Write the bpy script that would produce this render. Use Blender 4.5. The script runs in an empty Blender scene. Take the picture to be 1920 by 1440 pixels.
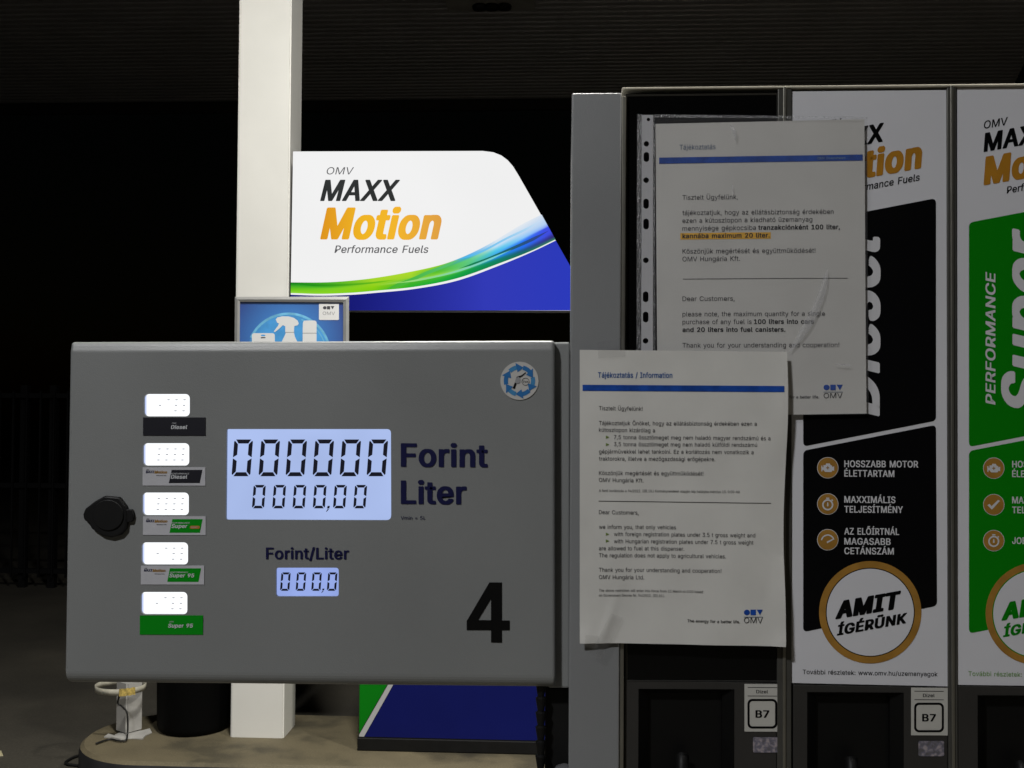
import bpy, bmesh, math, random
from mathutils import Vector, Matrix
from mathutils.geometry import tessellate_polygon
import numpy as np
random.seed(7)
scn = bpy.context.scene
COL = scn.collection

# ------------------------------------------------------------------ camera
F = 2000.0                                   # focal length in photo pixels (photo 1920 x 1440)
CAM = Vector((0.0, 0.0, 1.60))
YAW, PITCH, ROLL = math.radians(3.0), math.radians(1.15), 0.006
RC = (Matrix.Rotation(YAW, 3, 'Z') @ Matrix.Rotation(math.pi/2 + PITCH, 3, 'X') @ Matrix.Rotation(ROLL, 3, 'Z'))
cam_d = bpy.data.cameras.new('camera'); cam = bpy.data.objects.new('camera', cam_d); COL.objects.link(cam)
cam.matrix_world = Matrix.Translation(CAM) @ RC.to_4x4()
cam_d.sensor_width = 36.0; cam_d.lens = F/1920*36.0; cam_d.clip_start = 0.05; cam_d.clip_end = 500
scn.camera = cam

# ------------------------------------------------------------------ world: a night sky
w = bpy.data.worlds.new("World"); scn.world = w; w.use_nodes = True
nt = w.node_tree; nt.nodes.clear()
sky = nt.nodes.new('ShaderNodeTexSky'); sky.sky_type = 'NISHITA'; sky.sun_disc = False
sky.sun_elevation = math.radians(2); sky.sun_rotation = math.radians(200)
bg = nt.nodes.new('ShaderNodeBackground'); bg.inputs['Strength'].default_value = 0.00035
wo = nt.nodes.new('ShaderNodeOutputWorld')
nt.links.new(sky.outputs[0], bg.inputs[0]); nt.links.new(bg.outputs[0], wo.inputs[0])
scn.view_settings.view_transform = 'Standard'; scn.view_settings.look = 'None'
scn.view_settings.exposure = 0.0; scn.view_settings.gamma = 1.0
scn.cycles.max_bounces = 8
scn.cycles.sample_clamp_indirect = 3.0

# the canopy lamps of the station: x, y, watts (fixtures are built with the canopy further down)
LAMPS = [(-1.85, -1.9, 190, (.985, .99, 1.0), 180), (-0.35, 2.4, 186, (1.0, .98, .92), 180), (2.4, 1.8, 185, (1.0, .96, .86), 130)]
CEIL = 4.6

# ------------------------------------------------------------------ helpers
def lin(c):
    return tuple(((v/255)/12.92 if v/255 <= 0.04045 else ((v/255+0.055)/1.055)**2.4) for v in c)
def ray(px, py):
    return RC @ Vector(((px-960)/F, -(py-720)/F, -1.0))
def P(px, py, Y):                            # point of the plane y = Y seen at photo pixel (px, py)
    d = ray(px, py); t = (Y-CAM.y)/d.y
    return CAM + d*t
def PZ(px, py, z):                           # point of the level z = const
    d = ray(px, py); t = (z-CAM.z)/d.z
    return CAM + d*t

MATS = {}
def mat(name, base=(.5,.5,.5), rough=.5, metal=0.0, noise=0.0, nscale=8.0, bump=0.0, bscale=200.0, emit=None, estr=1.0, spec=.5, rvar=0.0):
    if name in MATS: return MATS[name]
    m = bpy.data.materials.new(name); m.use_nodes = True; MATS[name] = m
    n = m.node_tree.nodes; l = m.node_tree.links; b = n['Principled BSDF']
    b.inputs['Base Color'].default_value = (*base, 1); b.inputs['Roughness'].default_value = rough
    b.inputs['Metallic'].default_value = metal; b.inputs['Specular IOR Level'].default_value = spec
    geo = n.new('ShaderNodeNewGeometry')
    if noise > 0:
        t = n.new('ShaderNodeTexNoise'); t.inputs['Scale'].default_value = nscale; t.inputs['Detail'].default_value = 6
        l.new(geo.outputs['Position'], t.inputs['Vector'])
        r = n.new('ShaderNodeMapRange'); r.inputs[1].default_value = .3; r.inputs[2].default_value = .7
        r.inputs[3].default_value = 1-noise; r.inputs[4].default_value = 1+noise
        l.new(t.outputs['Fac'], r.inputs[0])
        mx = n.new('ShaderNodeVectorMath'); mx.operation = 'SCALE'; mx.inputs[0].default_value = base
        l.new(r.outputs[0], mx.inputs['Scale']); l.new(mx.outputs[0], b.inputs['Base Color'])
        if rvar > 0:
            r2 = n.new('ShaderNodeMapRange'); r2.inputs[1].default_value = .3; r2.inputs[2].default_value = .7
            r2.inputs[3].default_value = max(0.02, rough-rvar); r2.inputs[4].default_value = rough+rvar
            l.new(t.outputs['Fac'], r2.inputs[0]); l.new(r2.outputs[0], b.inputs['Roughness'])
    if bump > 0:
        t2 = n.new('ShaderNodeTexNoise'); t2.inputs['Scale'].default_value = bscale; t2.inputs['Detail'].default_value = 3
        l.new(geo.outputs['Position'], t2.inputs['Vector'])
        bp = n.new('ShaderNodeBump'); bp.inputs['Strength'].default_value = bump; bp.inputs['Distance'].default_value = .001
        l.new(t2.outputs['Fac'], bp.inputs['Height']); l.new(bp.outputs[0], b.inputs['Normal'])
    if emit:
        b.inputs['Emission Color'].default_value = (*emit, 1); b.inputs['Emission Strength'].default_value = estr
    return m

class MB:
    """collects faces with several materials and links them as ONE mesh object"""
    def __init__(s): s.v = []; s.f = []; s.mi = []; s.m = []; s.smooth = []; s.c = None
    def mid(s, m):
        if m not in s.m: s.m.append(m)
        return s.m.index(m)
    def add(s, verts, faces, m, smooth=False):
        o = len(s.v); s.v += [Vector(p) for p in verts]; k = s.mid(m)
        for f in faces: s.f.append([i+o for i in f]); s.mi.append(k); s.smooth.append(smooth)
    def poly(s, pts, Y, m):                  # flat polygon given in photo pixels on plane Y
        s.add([P(x, y, Y) for x, y in pts], [list(range(len(pts)))], m)
    def prism(s, pts, Y0, Y1, m, bevel=0.0, seg=2, smooth=False):   # px outline on plane Y0, extruded straight back to Y1
        s.prism3([(p.x, p.z) for p in (P(x, y, Y0) for x, y in pts)], Y0, Y1, m, bevel, seg)
    def prism3(s, xz, Y0, Y1, m, bevel=0.0, seg=2):
        n = len(xz)
        vs = [Vector((x, Y0, z)) for x, z in xz] + [Vector((x, Y1, z)) for x, z in xz]
        fs = [list(range(n)), list(range(2*n-1, n-1, -1))] + [[i, i+n, (i+1) % n+n, (i+1) % n] for i in range(n)]
        if bevel > 0:
            bm = bmesh.new(); bv = [bm.verts.new(v) for v in vs]
            for f in fs: bm.faces.new([bv[i] for i in f])
            bmesh.ops.recalc_face_normals(bm, faces=bm.faces)
            bmesh.ops.bevel(bm, geom=list(bm.edges), offset=bevel, segments=seg, affect='EDGES', profile=.5)
            s.bm(bm, m)
        else: s.add(vs, fs, m)
    def bm(s, bm, m, smooth=False):
        bm.verts.ensure_lookup_table(); bm.verts.index_update()
        s.add([v.co.copy() for v in bm.verts], [[v.index for v in f.verts] for f in bm.faces], m, smooth); bm.free()
    def box(s, a, b, m, bevel=0.0):
        s.prism3([(a[0], a[2]), (b[0], a[2]), (b[0], b[2]), (a[0], b[2])], a[1], b[1], m, bevel)
    def tube(s, pts, r, m, n=8, closed=False, smooth=True):
        pts = [Vector(p) for p in pts]; rr = r if isinstance(r, (list, tuple)) else [r]*len(pts)
        vs = []; fs = []; N = len(pts); up = None
        for i, p in enumerate(pts):
            a = pts[(i-1) % N] if (closed or i > 0) else p; b = pts[(i+1) % N] if (closed or i < N-1) else p
            t = (b-a).normalized()
            if up is None:
                up = Vector((0, 0, 1)) if abs(t.z) < .9 else Vector((1, 0, 0))
            u = (up - t*up.dot(t)).normalized(); up = u; q = t.cross(u)
            for k in range(n):
                g = 2*math.pi*k/n; vs.append(p + (u*math.cos(g)+q*math.sin(g))*rr[i])
        for i in range(N if closed else N-1):
            j = (i+1) % N
            for k in range(n): fs.append([i*n+k, i*n+(k+1) % n, j*n+(k+1) % n, j*n+k])
        if not closed: fs.append(list(range(n))[::-1]); fs.append([(N-1)*n+k for k in range(n)])
        s.add(vs, fs, m, smooth)
    def lathe(s, c, prof, m, n=32, smooth=True):   # prof: (radius, z) about the vertical axis through c
        vs = []; fs = []
        for r, z in prof:
            for k in range(n):
                g = 2*math.pi*k/n; vs.append(Vector((c[0]+r*math.cos(g), c[1]+r*math.sin(g), c[2]+z)))
        for i in range(len(prof)-1):
            for k in range(n): fs.append([i*n+k, i*n+(k+1) % n, (i+1)*n+(k+1) % n, (i+1)*n+k])
        fs.append(list(range(n))[::-1]); fs.append([(len(prof)-1)*n+k for k in range(n)])
        s.add(vs, fs, m, smooth)
    def build(s, name, parent=None, loc=None):
        me = bpy.data.meshes.new(name); o = bpy.data.objects.new(name, me); COL.objects.link(o)
        org = Vector(loc) if loc is not None else (wloc(parent) if parent else Vector((0, 0, 0)))
        me.from_pydata([tuple(v-org) for v in s.v], [], s.f)
        for m in s.m: me.materials.append(m)
        me.polygons.foreach_set('material_index', s.mi); me.polygons.foreach_set('use_smooth', s.smooth)
        me.update()
        if parent: o.parent = parent; o.location = org - wloc(parent)
        else: o.location = org
        return o
def wloc(o):
    v = Vector((0, 0, 0))
    while o: v += o.location; o = o.parent
    return v
def tag(o, label=None, cat=None, group=None, kind=None):
    if label: o['label'] = label
    if cat: o['category'] = cat
    if group: o['group'] = group
    if kind: o['kind'] = kind
    return o
def thing(name, loc, label, cat, group=None):
    o = bpy.data.objects.new(name, None); COL.objects.link(o); o.location = loc; o.empty_display_size = .1
    return tag(o, label, cat, group)
def fixn(o):                                  # consistent outward normals
    bm = bmesh.new(); bm.from_mesh(o.data); bmesh.ops.recalc_face_normals(bm, faces=bm.faces); bm.to_mesh(o.data); bm.free(); return o
def rrect(x0, y0, x1, y1, r, n=5):
    out = []
    for cx, cy, a in ((x1-r, y0+r, -90), (x1-r, y1-r, 0), (x0+r, y1-r, 90), (x0+r, y0+r, 180)):
        for i in range(n+1):
            g = math.radians(a+90*i/n); out.append((cx+r*math.cos(g), cy+r*math.sin(g)))
    return out
def rpoly(pts, r, n=5):                       # rounded corners on any convex-ish px polygon; r may be a list
    out = []; N = len(pts)
    for i in range(N):
        p = Vector(pts[i]); a = (Vector(pts[i-1])-p); b = (Vector(pts[(i+1) % N])-p)
        ri = r[i] if isinstance(r, (list, tuple)) else r
        if ri <= 0: out.append(tuple(p)); continue
        A = p+a.normalized()*ri; B = p+b.normalized()*ri
        for k in range(n+1):
            t = k/n; out.append(tuple(A*(1-t)**2 + p*2*t*(1-t) + B*t*t))
    return out
def circ(cx, cy, r, n=32, a0=0, a1=360, ry=None):
    ry = ry or r; full = abs(a1-a0) >= 360
    return [(cx+r*math.cos(math.radians(a0+(a1-a0)*i/(n if full else n-1))), cy+ry*math.sin(math.radians(a0+(a1-a0)*i/(n if full else n-1)))) for i in range(n)]
def ringpoly(mb, cx, cy, ro, ri, Y, m, n=40, a0=0, a1=360):
    for i in range(n):
        g0 = math.radians(a0+(a1-a0)*i/n); g1 = math.radians(a0+(a1-a0)*(i+1)/n)
        mb.poly([(cx+ro*math.cos(g0), cy+ro*math.sin(g0)), (cx+ro*math.cos(g1), cy+ro*math.sin(g1)),
                 (cx+ri*math.cos(g1), cy+ri*math.sin(g1)), (cx+ri*math.cos(g0), cy+ri*math.sin(g0))], Y, m)

# letter outlines of a plain sans serif in thousandths: advance, then shapes made of loops of x, y pairs (outline first, then its holes)
OUTLINES = {
    '!': (196, [[(67, 160, 63, 509, 132, 509, 128, 160)], [(98, -4, 81, -1, 66, 9, 56, 24, 52, 41, 56, 58, 66, 73, 81, 83, 98, 86, 116, 83, 130, 73, 140, 58, 143, 41, 140, 24, 130, 9, 116, -1)]]),
    '(': (273, [[(89, 207, 101, 324, 132, 441, 177, 539, 236, 539, 191, 428, 161, 313, 151, 207, 160, 115, 188, 16, 236, -96, 177, -96, 156, -59, 139, -21, 124, 16, 111, 55, 102, 93, 95, 131, 90, 169)]]),
    ')': (273, [[(37, -96, 86, 18, 113, 116, 122, 207, 112, 313, 82, 428, 37, 539, 97, 539, 142, 441, 173, 323, 184, 207, 183, 168, 178, 130, 171, 92, 161, 53, 149, 15, 134, -22, 117, -59, 97, -96)]]),
    ',': (188, [[(38, -119, 68, 71, 137, 71, 84, -119)]]),
    '-': (453, [[(337, 244, 337, 188, 114, 188, 114, 244)]]),
    '.': (188, [[(95, -4, 78, -1, 63, 9, 53, 24, 50, 41, 53, 59, 63, 73, 78, 83, 95, 87, 113, 83, 128, 73, 138, 59, 141, 41, 138, 24, 128, 9, 113, -1)]]),
    '/': (249, [[(235, 533, 71, -76, 14, -76, 178, 533)]]),
    '0': (453, [[(227, -7, 174, 1, 130, 24, 95, 62, 69, 113, 60, 144, 53, 178, 49, 214, 48, 254, 49, 294, 53, 330, 60, 364, 69, 395, 95, 447, 130, 484, 174, 508, 227, 516, 279, 508, 323, 484, 358, 447, 384, 395, 393, 364, 400, 330, 404, 294, 405, 254, 404, 214, 400, 178, 393, 144, 384, 113, 359, 62, 323, 24, 279, 1), (227, 50, 261, 56, 290, 74, 313, 103, 330, 144, 340, 194, 344, 254, 340, 314, 330, 365, 313, 405, 290, 435, 261, 453, 227, 460, 192, 453, 163, 435, 140, 405, 123, 365, 113, 314, 109, 254, 113, 194, 123, 144, 140, 103, 163, 74, 192, 56)]]),
    '1': (453, [[(76, 0, 76, 55, 391, 55, 391, 0)], [(276, 509, 276, 0, 212, 0, 212, 448, 209, 448, 86, 358, 86, 427, 198, 509)]]),
    '2': (453, [[(64, 0, 64, 47, 234, 229, 282, 282, 311, 327, 320, 371, 317, 397, 308, 419, 293, 436, 273, 449, 224, 460, 196, 457, 172, 447, 153, 433, 139, 413, 130, 390, 127, 362, 66, 362, 71, 405, 86, 442, 111, 473, 143, 496, 182, 511, 225, 516, 268, 511, 306, 497, 337, 474, 361, 445, 376, 411, 381, 372, 371, 318, 336, 259, 267, 180, 153, 60, 153, 57, 389, 57, 389, 0)]]),
    '3': (453, [[(218, -7, 173, -3, 133, 10, 98, 30, 70, 57, 52, 91, 44, 132, 109, 132, 115, 107, 126, 87, 144, 71, 165, 59, 219, 50, 275, 61, 297, 74, 315, 93, 325, 116, 329, 145, 326, 172, 316, 196, 299, 217, 275, 234, 242, 244, 201, 248, 157, 248, 157, 299, 288, 448, 288, 452, 70, 452, 70, 509, 372, 509, 372, 461, 211, 278, 211, 289, 264, 288, 308, 276, 344, 253, 371, 222, 387, 186, 393, 145, 387, 103, 370, 66, 344, 36, 309, 12, 266, -2)]]),
    '4': (453, [[(40, 105, 40, 158, 247, 509, 311, 509, 109, 166, 109, 163, 413, 163, 413, 105)], [(282, 0, 282, 121, 282, 146, 282, 318, 343, 318, 343, 0)]]),
    '5': (453, [[(221, -7, 178, -2, 140, 11, 108, 32, 83, 60, 66, 93, 60, 130, 122, 130, 127, 108, 138, 89, 173, 60, 221, 50, 250, 53, 276, 64, 298, 82, 314, 104, 324, 131, 328, 162, 324, 193, 314, 221, 297, 244, 275, 262, 248, 273, 218, 277, 167, 268, 128, 246, 67, 253, 96, 509, 366, 509, 366, 452, 151, 452, 134, 301, 136, 301, 178, 325, 229, 334, 263, 330, 294, 321, 321, 306, 345, 285, 364, 260, 379, 231, 388, 199, 391, 163, 385, 117, 369, 76, 343, 41, 309, 15, 268, -1)]]),
    '6': (453, [[(226, -7, 182, -1, 142, 15, 109, 40, 84, 74, 69, 115, 64, 162, 68, 199, 80, 239, 137, 340, 252, 509, 322, 509, 151, 261, 145, 261, 165, 288, 196, 307, 235, 314, 278, 309, 316, 295, 346, 271, 370, 240, 384, 201, 389, 157, 384, 112, 368, 73, 343, 39, 310, 14, 271, -2), (226, 48, 254, 52, 279, 63, 299, 79, 314, 101, 324, 128, 327, 157, 324, 187, 314, 213, 299, 235, 279, 251, 254, 262, 226, 265, 198, 262, 174, 252, 153, 235, 138, 214, 128, 188, 125, 158, 128, 128, 138, 102, 153, 79, 174, 63, 198, 52)]]),
    '7': (453, [[(97, 0, 323, 448, 323, 452, 62, 452, 62, 509, 391, 509, 391, 449, 165, 0)]]),
    '8': (453, [[(226, -7, 178, -2, 136, 11, 101, 33, 74, 62, 57, 96, 52, 135, 55, 166, 65, 195, 81, 220, 101, 241, 125, 256, 153, 265, 153, 267, 119, 282, 93, 308, 76, 342, 70, 380, 75, 417, 90, 450, 114, 477, 146, 498, 184, 511, 226, 516, 269, 511, 306, 498, 337, 477, 361, 450, 377, 417, 382, 380, 376, 342, 359, 308, 333, 282, 300, 267, 300, 265, 327, 256, 351, 241, 372, 220, 387, 195, 397, 166, 401, 135, 395, 96, 378, 62, 352, 33, 317, 11, 275, -2), (226, 49, 258, 52, 285, 60, 307, 74, 323, 91, 333, 113, 337, 139, 333, 165, 322, 189, 305, 208, 283, 223, 256, 232, 226, 235, 196, 232, 169, 223, 147, 208, 130, 189, 119, 165, 115, 139, 119, 113, 129, 91, 145, 74, 167, 60, 195, 52), (226, 290, 274, 300, 293, 313, 307, 330, 316, 351, 319, 376, 316, 399, 308, 420, 294, 437, 275, 449, 226, 460, 177, 449, 159, 437, 145, 420, 136, 399, 133, 376, 136, 351, 145, 330, 159, 313, 178, 300)]]),
    '9': (453, [[(226, 516, 271, 510, 310, 494, 343, 468, 368, 434, 384, 393, 389, 347, 385, 309, 373, 270, 315, 168, 200, 0, 130, 0, 301, 248, 307, 248, 287, 221, 257, 202, 218, 195, 175, 199, 137, 214, 106, 237, 83, 269, 68, 307, 64, 352, 69, 397, 85, 436, 110, 469, 143, 494, 182, 510), (226, 460, 199, 457, 174, 446, 154, 429, 138, 407, 129, 381, 125, 352, 129, 322, 138, 295, 154, 274, 174, 257, 199, 247, 226, 243, 254, 247, 279, 257, 299, 273, 314, 295, 324, 321, 327, 350, 324, 381, 314, 407, 299, 429, 279, 446, 254, 457)]]),
    ':': (188, [[(95, -4, 78, -1, 63, 9, 53, 24, 50, 41, 53, 59, 63, 73, 78, 83, 95, 87, 113, 83, 128, 73, 138, 59, 141, 41, 138, 24, 128, 9, 113, -1)], [(95, 271, 78, 274, 63, 284, 53, 299, 50, 316, 53, 334, 63, 349, 78, 359, 95, 362, 113, 359, 128, 349, 138, 334, 141, 316, 138, 299, 128, 284, 113, 274)]]),
    ';': (188, [[(38, -119, 68, 71, 137, 71, 84, -119)], [(103, 271, 86, 274, 71, 284, 61, 299, 58, 316, 61, 334, 71, 349, 86, 359, 103, 362, 121, 359, 136, 349, 146, 334, 149, 316, 146, 299, 136, 284, 121, 274)]]),
    '=': (453, [[(72, 245, 72, 301, 381, 301, 381, 245)], [(72, 97, 72, 153, 381, 153, 381, 97)]]),
    'A': (480, [[(16, 0, 201, 509, 276, 509, 463, 0, 395, 0, 287, 302, 264, 372, 232, 478, 245, 478, 213, 371, 191, 302, 85, 0), (110, 142, 110, 199, 370, 199, 370, 142)]]),
    'B': (456, [[(60, 0, 60, 509, 241, 509, 289, 504, 329, 491, 359, 469, 381, 442, 394, 410, 398, 374, 395, 344, 387, 320, 356, 286, 315, 267, 315, 262, 339, 257, 363, 245, 385, 227, 402, 203, 414, 173, 418, 136, 413, 100, 400, 67, 377, 39, 344, 18, 301, 4, 247, 0), (125, 57, 245, 57, 296, 63, 330, 80, 349, 105, 355, 137, 352, 161, 342, 184, 327, 203, 306, 218, 279, 228, 248, 231, 125, 231), (125, 285, 238, 285, 288, 296, 308, 309, 323, 326, 333, 348, 336, 372, 330, 403, 313, 429, 283, 446, 240, 452, 125, 452)]]),
    'C': (510, [[(267, -7, 235, -5, 205, 1, 177, 11, 150, 25, 126, 42, 104, 63, 86, 88, 70, 115, 57, 146, 48, 179, 42, 215, 40, 254, 42, 293, 48, 329, 57, 362, 70, 393, 86, 421, 104, 445, 126, 466, 150, 484, 177, 498, 205, 508, 235, 514, 267, 516, 340, 504, 373, 490, 402, 471, 427, 447, 448, 418, 463, 385, 473, 348, 408, 348, 389, 395, 357, 428, 315, 449, 267, 456, 223, 450, 184, 432, 150, 403, 125, 364, 109, 314, 103, 254, 109, 194, 125, 145, 151, 105, 184, 76, 223, 59, 267, 53, 315, 60, 357, 81, 389, 114, 408, 160, 473, 160, 463, 124, 448, 91, 428, 62, 402, 38, 373, 19, 341, 5, 305, -4)]]),
    'D': (502, [[(219, 0, 96, 0, 96, 57, 215, 57, 272, 63, 318, 81, 354, 110, 379, 149, 394, 198, 399, 255, 394, 312, 379, 361, 354, 399, 320, 428, 275, 446, 221, 452, 93, 452, 93, 509, 225, 509, 261, 507, 294, 501, 325, 492, 353, 478, 399, 441, 433, 391, 446, 361, 455, 329, 460, 293, 462, 255, 460, 217, 455, 181, 446, 149, 433, 119, 417, 92, 398, 68, 376, 48, 351, 31, 322, 17, 291, 8, 256, 2)], [(125, 509, 125, 0, 60, 0, 60, 509)]]),
    'E': (419, [[(60, 0, 60, 509, 372, 509, 372, 452, 125, 452, 125, 286, 355, 286, 355, 229, 125, 229, 125, 57, 375, 57, 375, 0)]]),
    'F': (410, [[(60, 0, 60, 509, 369, 509, 369, 452, 125, 452, 125, 278, 346, 278, 346, 221, 125, 221, 125, 0)]]),
    'G': (520, [[(269, -7, 236, -5, 205, 1, 176, 11, 149, 25, 125, 43, 104, 64, 85, 88, 69, 116, 57, 146, 47, 179, 42, 215, 40, 254, 42, 293, 47, 329, 57, 362, 69, 393, 85, 421, 103, 445, 125, 466, 149, 484, 175, 498, 203, 508, 233, 514, 265, 516, 304, 513, 340, 504, 374, 489, 403, 469, 429, 445, 449, 416, 465, 384, 474, 349, 408, 349, 387, 393, 356, 427, 315, 448, 265, 456, 222, 450, 183, 432, 150, 404, 125, 364, 109, 314, 103, 254, 109, 194, 125, 145, 151, 105, 184, 76, 224, 59, 269, 53, 309, 57, 345, 71, 374, 93, 396, 123, 410, 160, 415, 202, 434, 199, 283, 199, 283, 256, 478, 256, 478, 200, 471, 141, 451, 91, 419, 50, 377, 19, 326, 0)]]),
    'H': (517, [[(60, 0, 60, 509, 125, 509, 125, 289, 392, 289, 392, 509, 457, 509, 457, 0, 392, 0, 392, 232, 125, 232, 125, 0)]]),
    'I': (300, [[(31, 0, 31, 57, 118, 57, 118, 452, 31, 452, 31, 509, 269, 509, 269, 452, 183, 452, 183, 57, 269, 57, 269, 0)]]),
    'J': (396, [[(185, -7, 124, 3, 75, 33, 57, 55, 44, 81, 36, 111, 33, 145, 33, 173, 98, 173, 98, 145, 104, 104, 122, 74, 149, 56, 185, 50, 220, 56, 248, 74, 266, 104, 272, 145, 272, 509, 336, 509, 336, 145, 334, 111, 326, 81, 313, 55, 294, 33, 246, 3)]]),
    'K': (467, [[(60, 0, 60, 509, 125, 509, 125, 334, 124, 225, 125, 193, 125, 0), (104, 145, 104, 216, 139, 261, 174, 303, 212, 344, 364, 509, 448, 509, 231, 276, 228, 276)], [(372, 0, 188, 259, 228, 309, 449, 0)]]),
    'L': (393, [[(60, 0, 60, 509, 125, 509, 125, 57, 361, 57, 361, 0)]]),
    'M': (628, [[(60, 0, 60, 509, 152, 509, 277, 187, 287, 159, 299, 123, 311, 84, 322, 49, 307, 49, 318, 83, 330, 121, 342, 158, 352, 187, 476, 509, 568, 509, 568, 0, 504, 0, 504, 291, 504, 327, 505, 369, 506, 413, 507, 457, 513, 457, 498, 409, 482, 363, 467, 322, 456, 291, 342, 0, 286, 0, 170, 291, 159, 321, 145, 361, 129, 408, 112, 457, 119, 457, 120, 416, 121, 372, 122, 328, 122, 291, 122, 0)]]),
    'N': (523, [[(60, 0, 60, 509, 136, 509, 343, 183, 363, 151, 388, 107, 414, 55, 405, 54, 401, 108, 399, 157, 399, 195, 399, 509, 463, 509, 463, 0, 387, 0, 202, 290, 177, 331, 148, 381, 108, 452, 119, 454, 122, 384, 124, 328, 125, 291, 125, 0)]]),
    'O': (533, [[(267, -7, 235, -5, 205, 1, 177, 11, 150, 25, 126, 42, 105, 63, 86, 88, 70, 115, 57, 146, 48, 179, 42, 215, 40, 254, 42, 293, 48, 329, 57, 362, 70, 393, 86, 421, 105, 445, 126, 466, 150, 484, 177, 498, 205, 508, 235, 514, 267, 516, 299, 514, 329, 508, 357, 498, 384, 484, 408, 466, 429, 445, 448, 421, 464, 393, 477, 362, 486, 329, 491, 293, 493, 254, 491, 215, 486, 179, 477, 146, 464, 115, 448, 88, 429, 63, 408, 42, 384, 25, 357, 11, 329, 1, 299, -5), (267, 53, 310, 59, 349, 76, 383, 105, 408, 144, 425, 194, 430, 254, 425, 314, 408, 365, 383, 404, 349, 433, 310, 450, 267, 456, 223, 450, 184, 433, 151, 404, 125, 364, 109, 314, 103, 254, 109, 194, 125, 144, 151, 105, 184, 76, 223, 59)]]),
    'P': (445, [[(60, 0, 60, 509, 235, 509, 289, 503, 332, 487, 366, 462, 390, 430, 404, 391, 409, 348, 404, 304, 390, 265, 366, 233, 332, 207, 289, 191, 235, 186, 109, 186, 109, 242, 233, 242, 269, 246, 297, 256, 318, 272, 333, 294, 342, 319, 344, 348, 342, 376, 333, 402, 318, 423, 297, 439, 268, 449, 232, 452, 125, 452, 125, 0)]]),
    'Q': (533, [[(245, 159, 313, 159, 369, 85, 384, 65, 468, -48, 401, -48, 346, 27, 331, 46)], [(267, -7, 235, -5, 205, 1, 177, 11, 150, 25, 126, 42, 105, 63, 86, 88, 70, 115, 57, 146, 48, 179, 42, 215, 40, 254, 42, 293, 48, 329, 57, 362, 70, 393, 86, 421, 105, 445, 126, 466, 150, 484, 177, 498, 205, 508, 235, 514, 267, 516, 299, 514, 329, 508, 357, 498, 384, 484, 408, 466, 429, 445, 448, 421, 464, 393, 477, 362, 486, 329, 491, 293, 493, 254, 491, 215, 486, 179, 477, 146, 464, 115, 448, 88, 429, 63, 408, 42, 384, 25, 357, 11, 329, 1, 299, -5), (267, 53, 310, 59, 349, 76, 383, 105, 408, 144, 425, 194, 430, 254, 425, 314, 408, 365, 383, 404, 349, 433, 310, 450, 267, 456, 223, 450, 184, 433, 151, 404, 125, 364, 109, 314, 103, 254, 109, 194, 125, 144, 151, 105, 184, 76, 223, 59)]]),
    'R': (449, [[(60, 0, 60, 509, 236, 509, 290, 504, 333, 489, 367, 465, 390, 433, 405, 395, 409, 352, 405, 309, 390, 271, 367, 240, 333, 217, 289, 203, 236, 198, 96, 198, 96, 255, 234, 255, 269, 258, 298, 267, 319, 281, 334, 300, 342, 324, 345, 352, 342, 380, 334, 405, 319, 425, 298, 440, 269, 449, 233, 452, 125, 452, 125, 0)], [(353, 0, 230, 229, 303, 229, 428, 0)]]),
    'S': (447, [[(224, -9, 172, -4, 128, 9, 91, 31, 64, 60, 46, 96, 38, 137, 104, 137, 110, 110, 123, 88, 142, 71, 166, 59, 224, 49, 257, 52, 286, 60, 311, 74, 329, 92, 341, 114, 346, 139, 342, 161, 332, 179, 296, 205, 245, 222, 184, 239, 128, 260, 86, 289, 60, 326, 52, 372, 58, 413, 75, 448, 102, 476, 138, 498, 180, 511, 227, 516, 275, 511, 316, 498, 351, 476, 377, 449, 394, 415, 401, 378, 337, 378, 326, 412, 302, 437, 267, 453, 225, 459, 194, 456, 167, 448, 145, 435, 129, 418, 118, 398, 115, 376, 119, 352, 131, 334, 169, 308, 212, 293, 264, 279, 312, 264, 359, 238, 395, 198, 405, 171, 408, 139, 403, 99, 386, 64, 360, 34, 323, 11, 278, -4)]]),
    'T': (449, [[(32, 452, 32, 509, 417, 509, 417, 452, 257, 452, 257, 0, 193, 0, 193, 452)]]),
    'U': (517, [[(259, -8, 203, -2, 154, 15, 114, 43, 85, 80, 66, 124, 60, 173, 60, 509, 124, 509, 124, 178, 128, 144, 141, 113, 160, 87, 187, 68, 220, 56, 259, 52, 298, 56, 331, 68, 357, 87, 377, 113, 389, 144, 393, 178, 393, 509, 457, 509, 457, 173, 451, 124, 433, 80, 403, 43, 363, 15, 315, -2)]]),
    'V': (480, [[(204, 0, 16, 509, 84, 509, 192, 206, 215, 137, 248, 31, 235, 31, 267, 138, 290, 206, 395, 509, 463, 509, 278, 0)]]),
    'W': (686, [[(155, 0, 16, 509, 82, 509, 163, 196, 175, 145, 187, 94, 197, 40, 189, 40, 200, 94, 211, 145, 224, 196, 306, 509, 380, 509, 462, 196, 474, 145, 486, 94, 497, 40, 488, 40, 499, 94, 510, 145, 523, 196, 603, 509, 670, 509, 530, 0, 455, 0, 368, 323, 351, 391, 336, 475, 350, 475, 335, 395, 318, 323, 230, 0)]]),
    'X': (474, [[(18, 0, 217, 284, 217, 236, 29, 509, 104, 509, 178, 400, 204, 361, 223, 329, 243, 292, 232, 292, 252, 329, 272, 361, 298, 400, 374, 509, 446, 509, 259, 239, 259, 287, 456, 0, 382, 0, 292, 129, 268, 165, 250, 195, 230, 231, 244, 231, 225, 196, 206, 166, 182, 129, 91, 0)]]),
    'Y': (472, [[(203, 0, 203, 208, 16, 509, 91, 509, 192, 344, 222, 292, 250, 230, 224, 230, 251, 293, 280, 344, 381, 509, 455, 509, 268, 208, 268, 0)]]),
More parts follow.
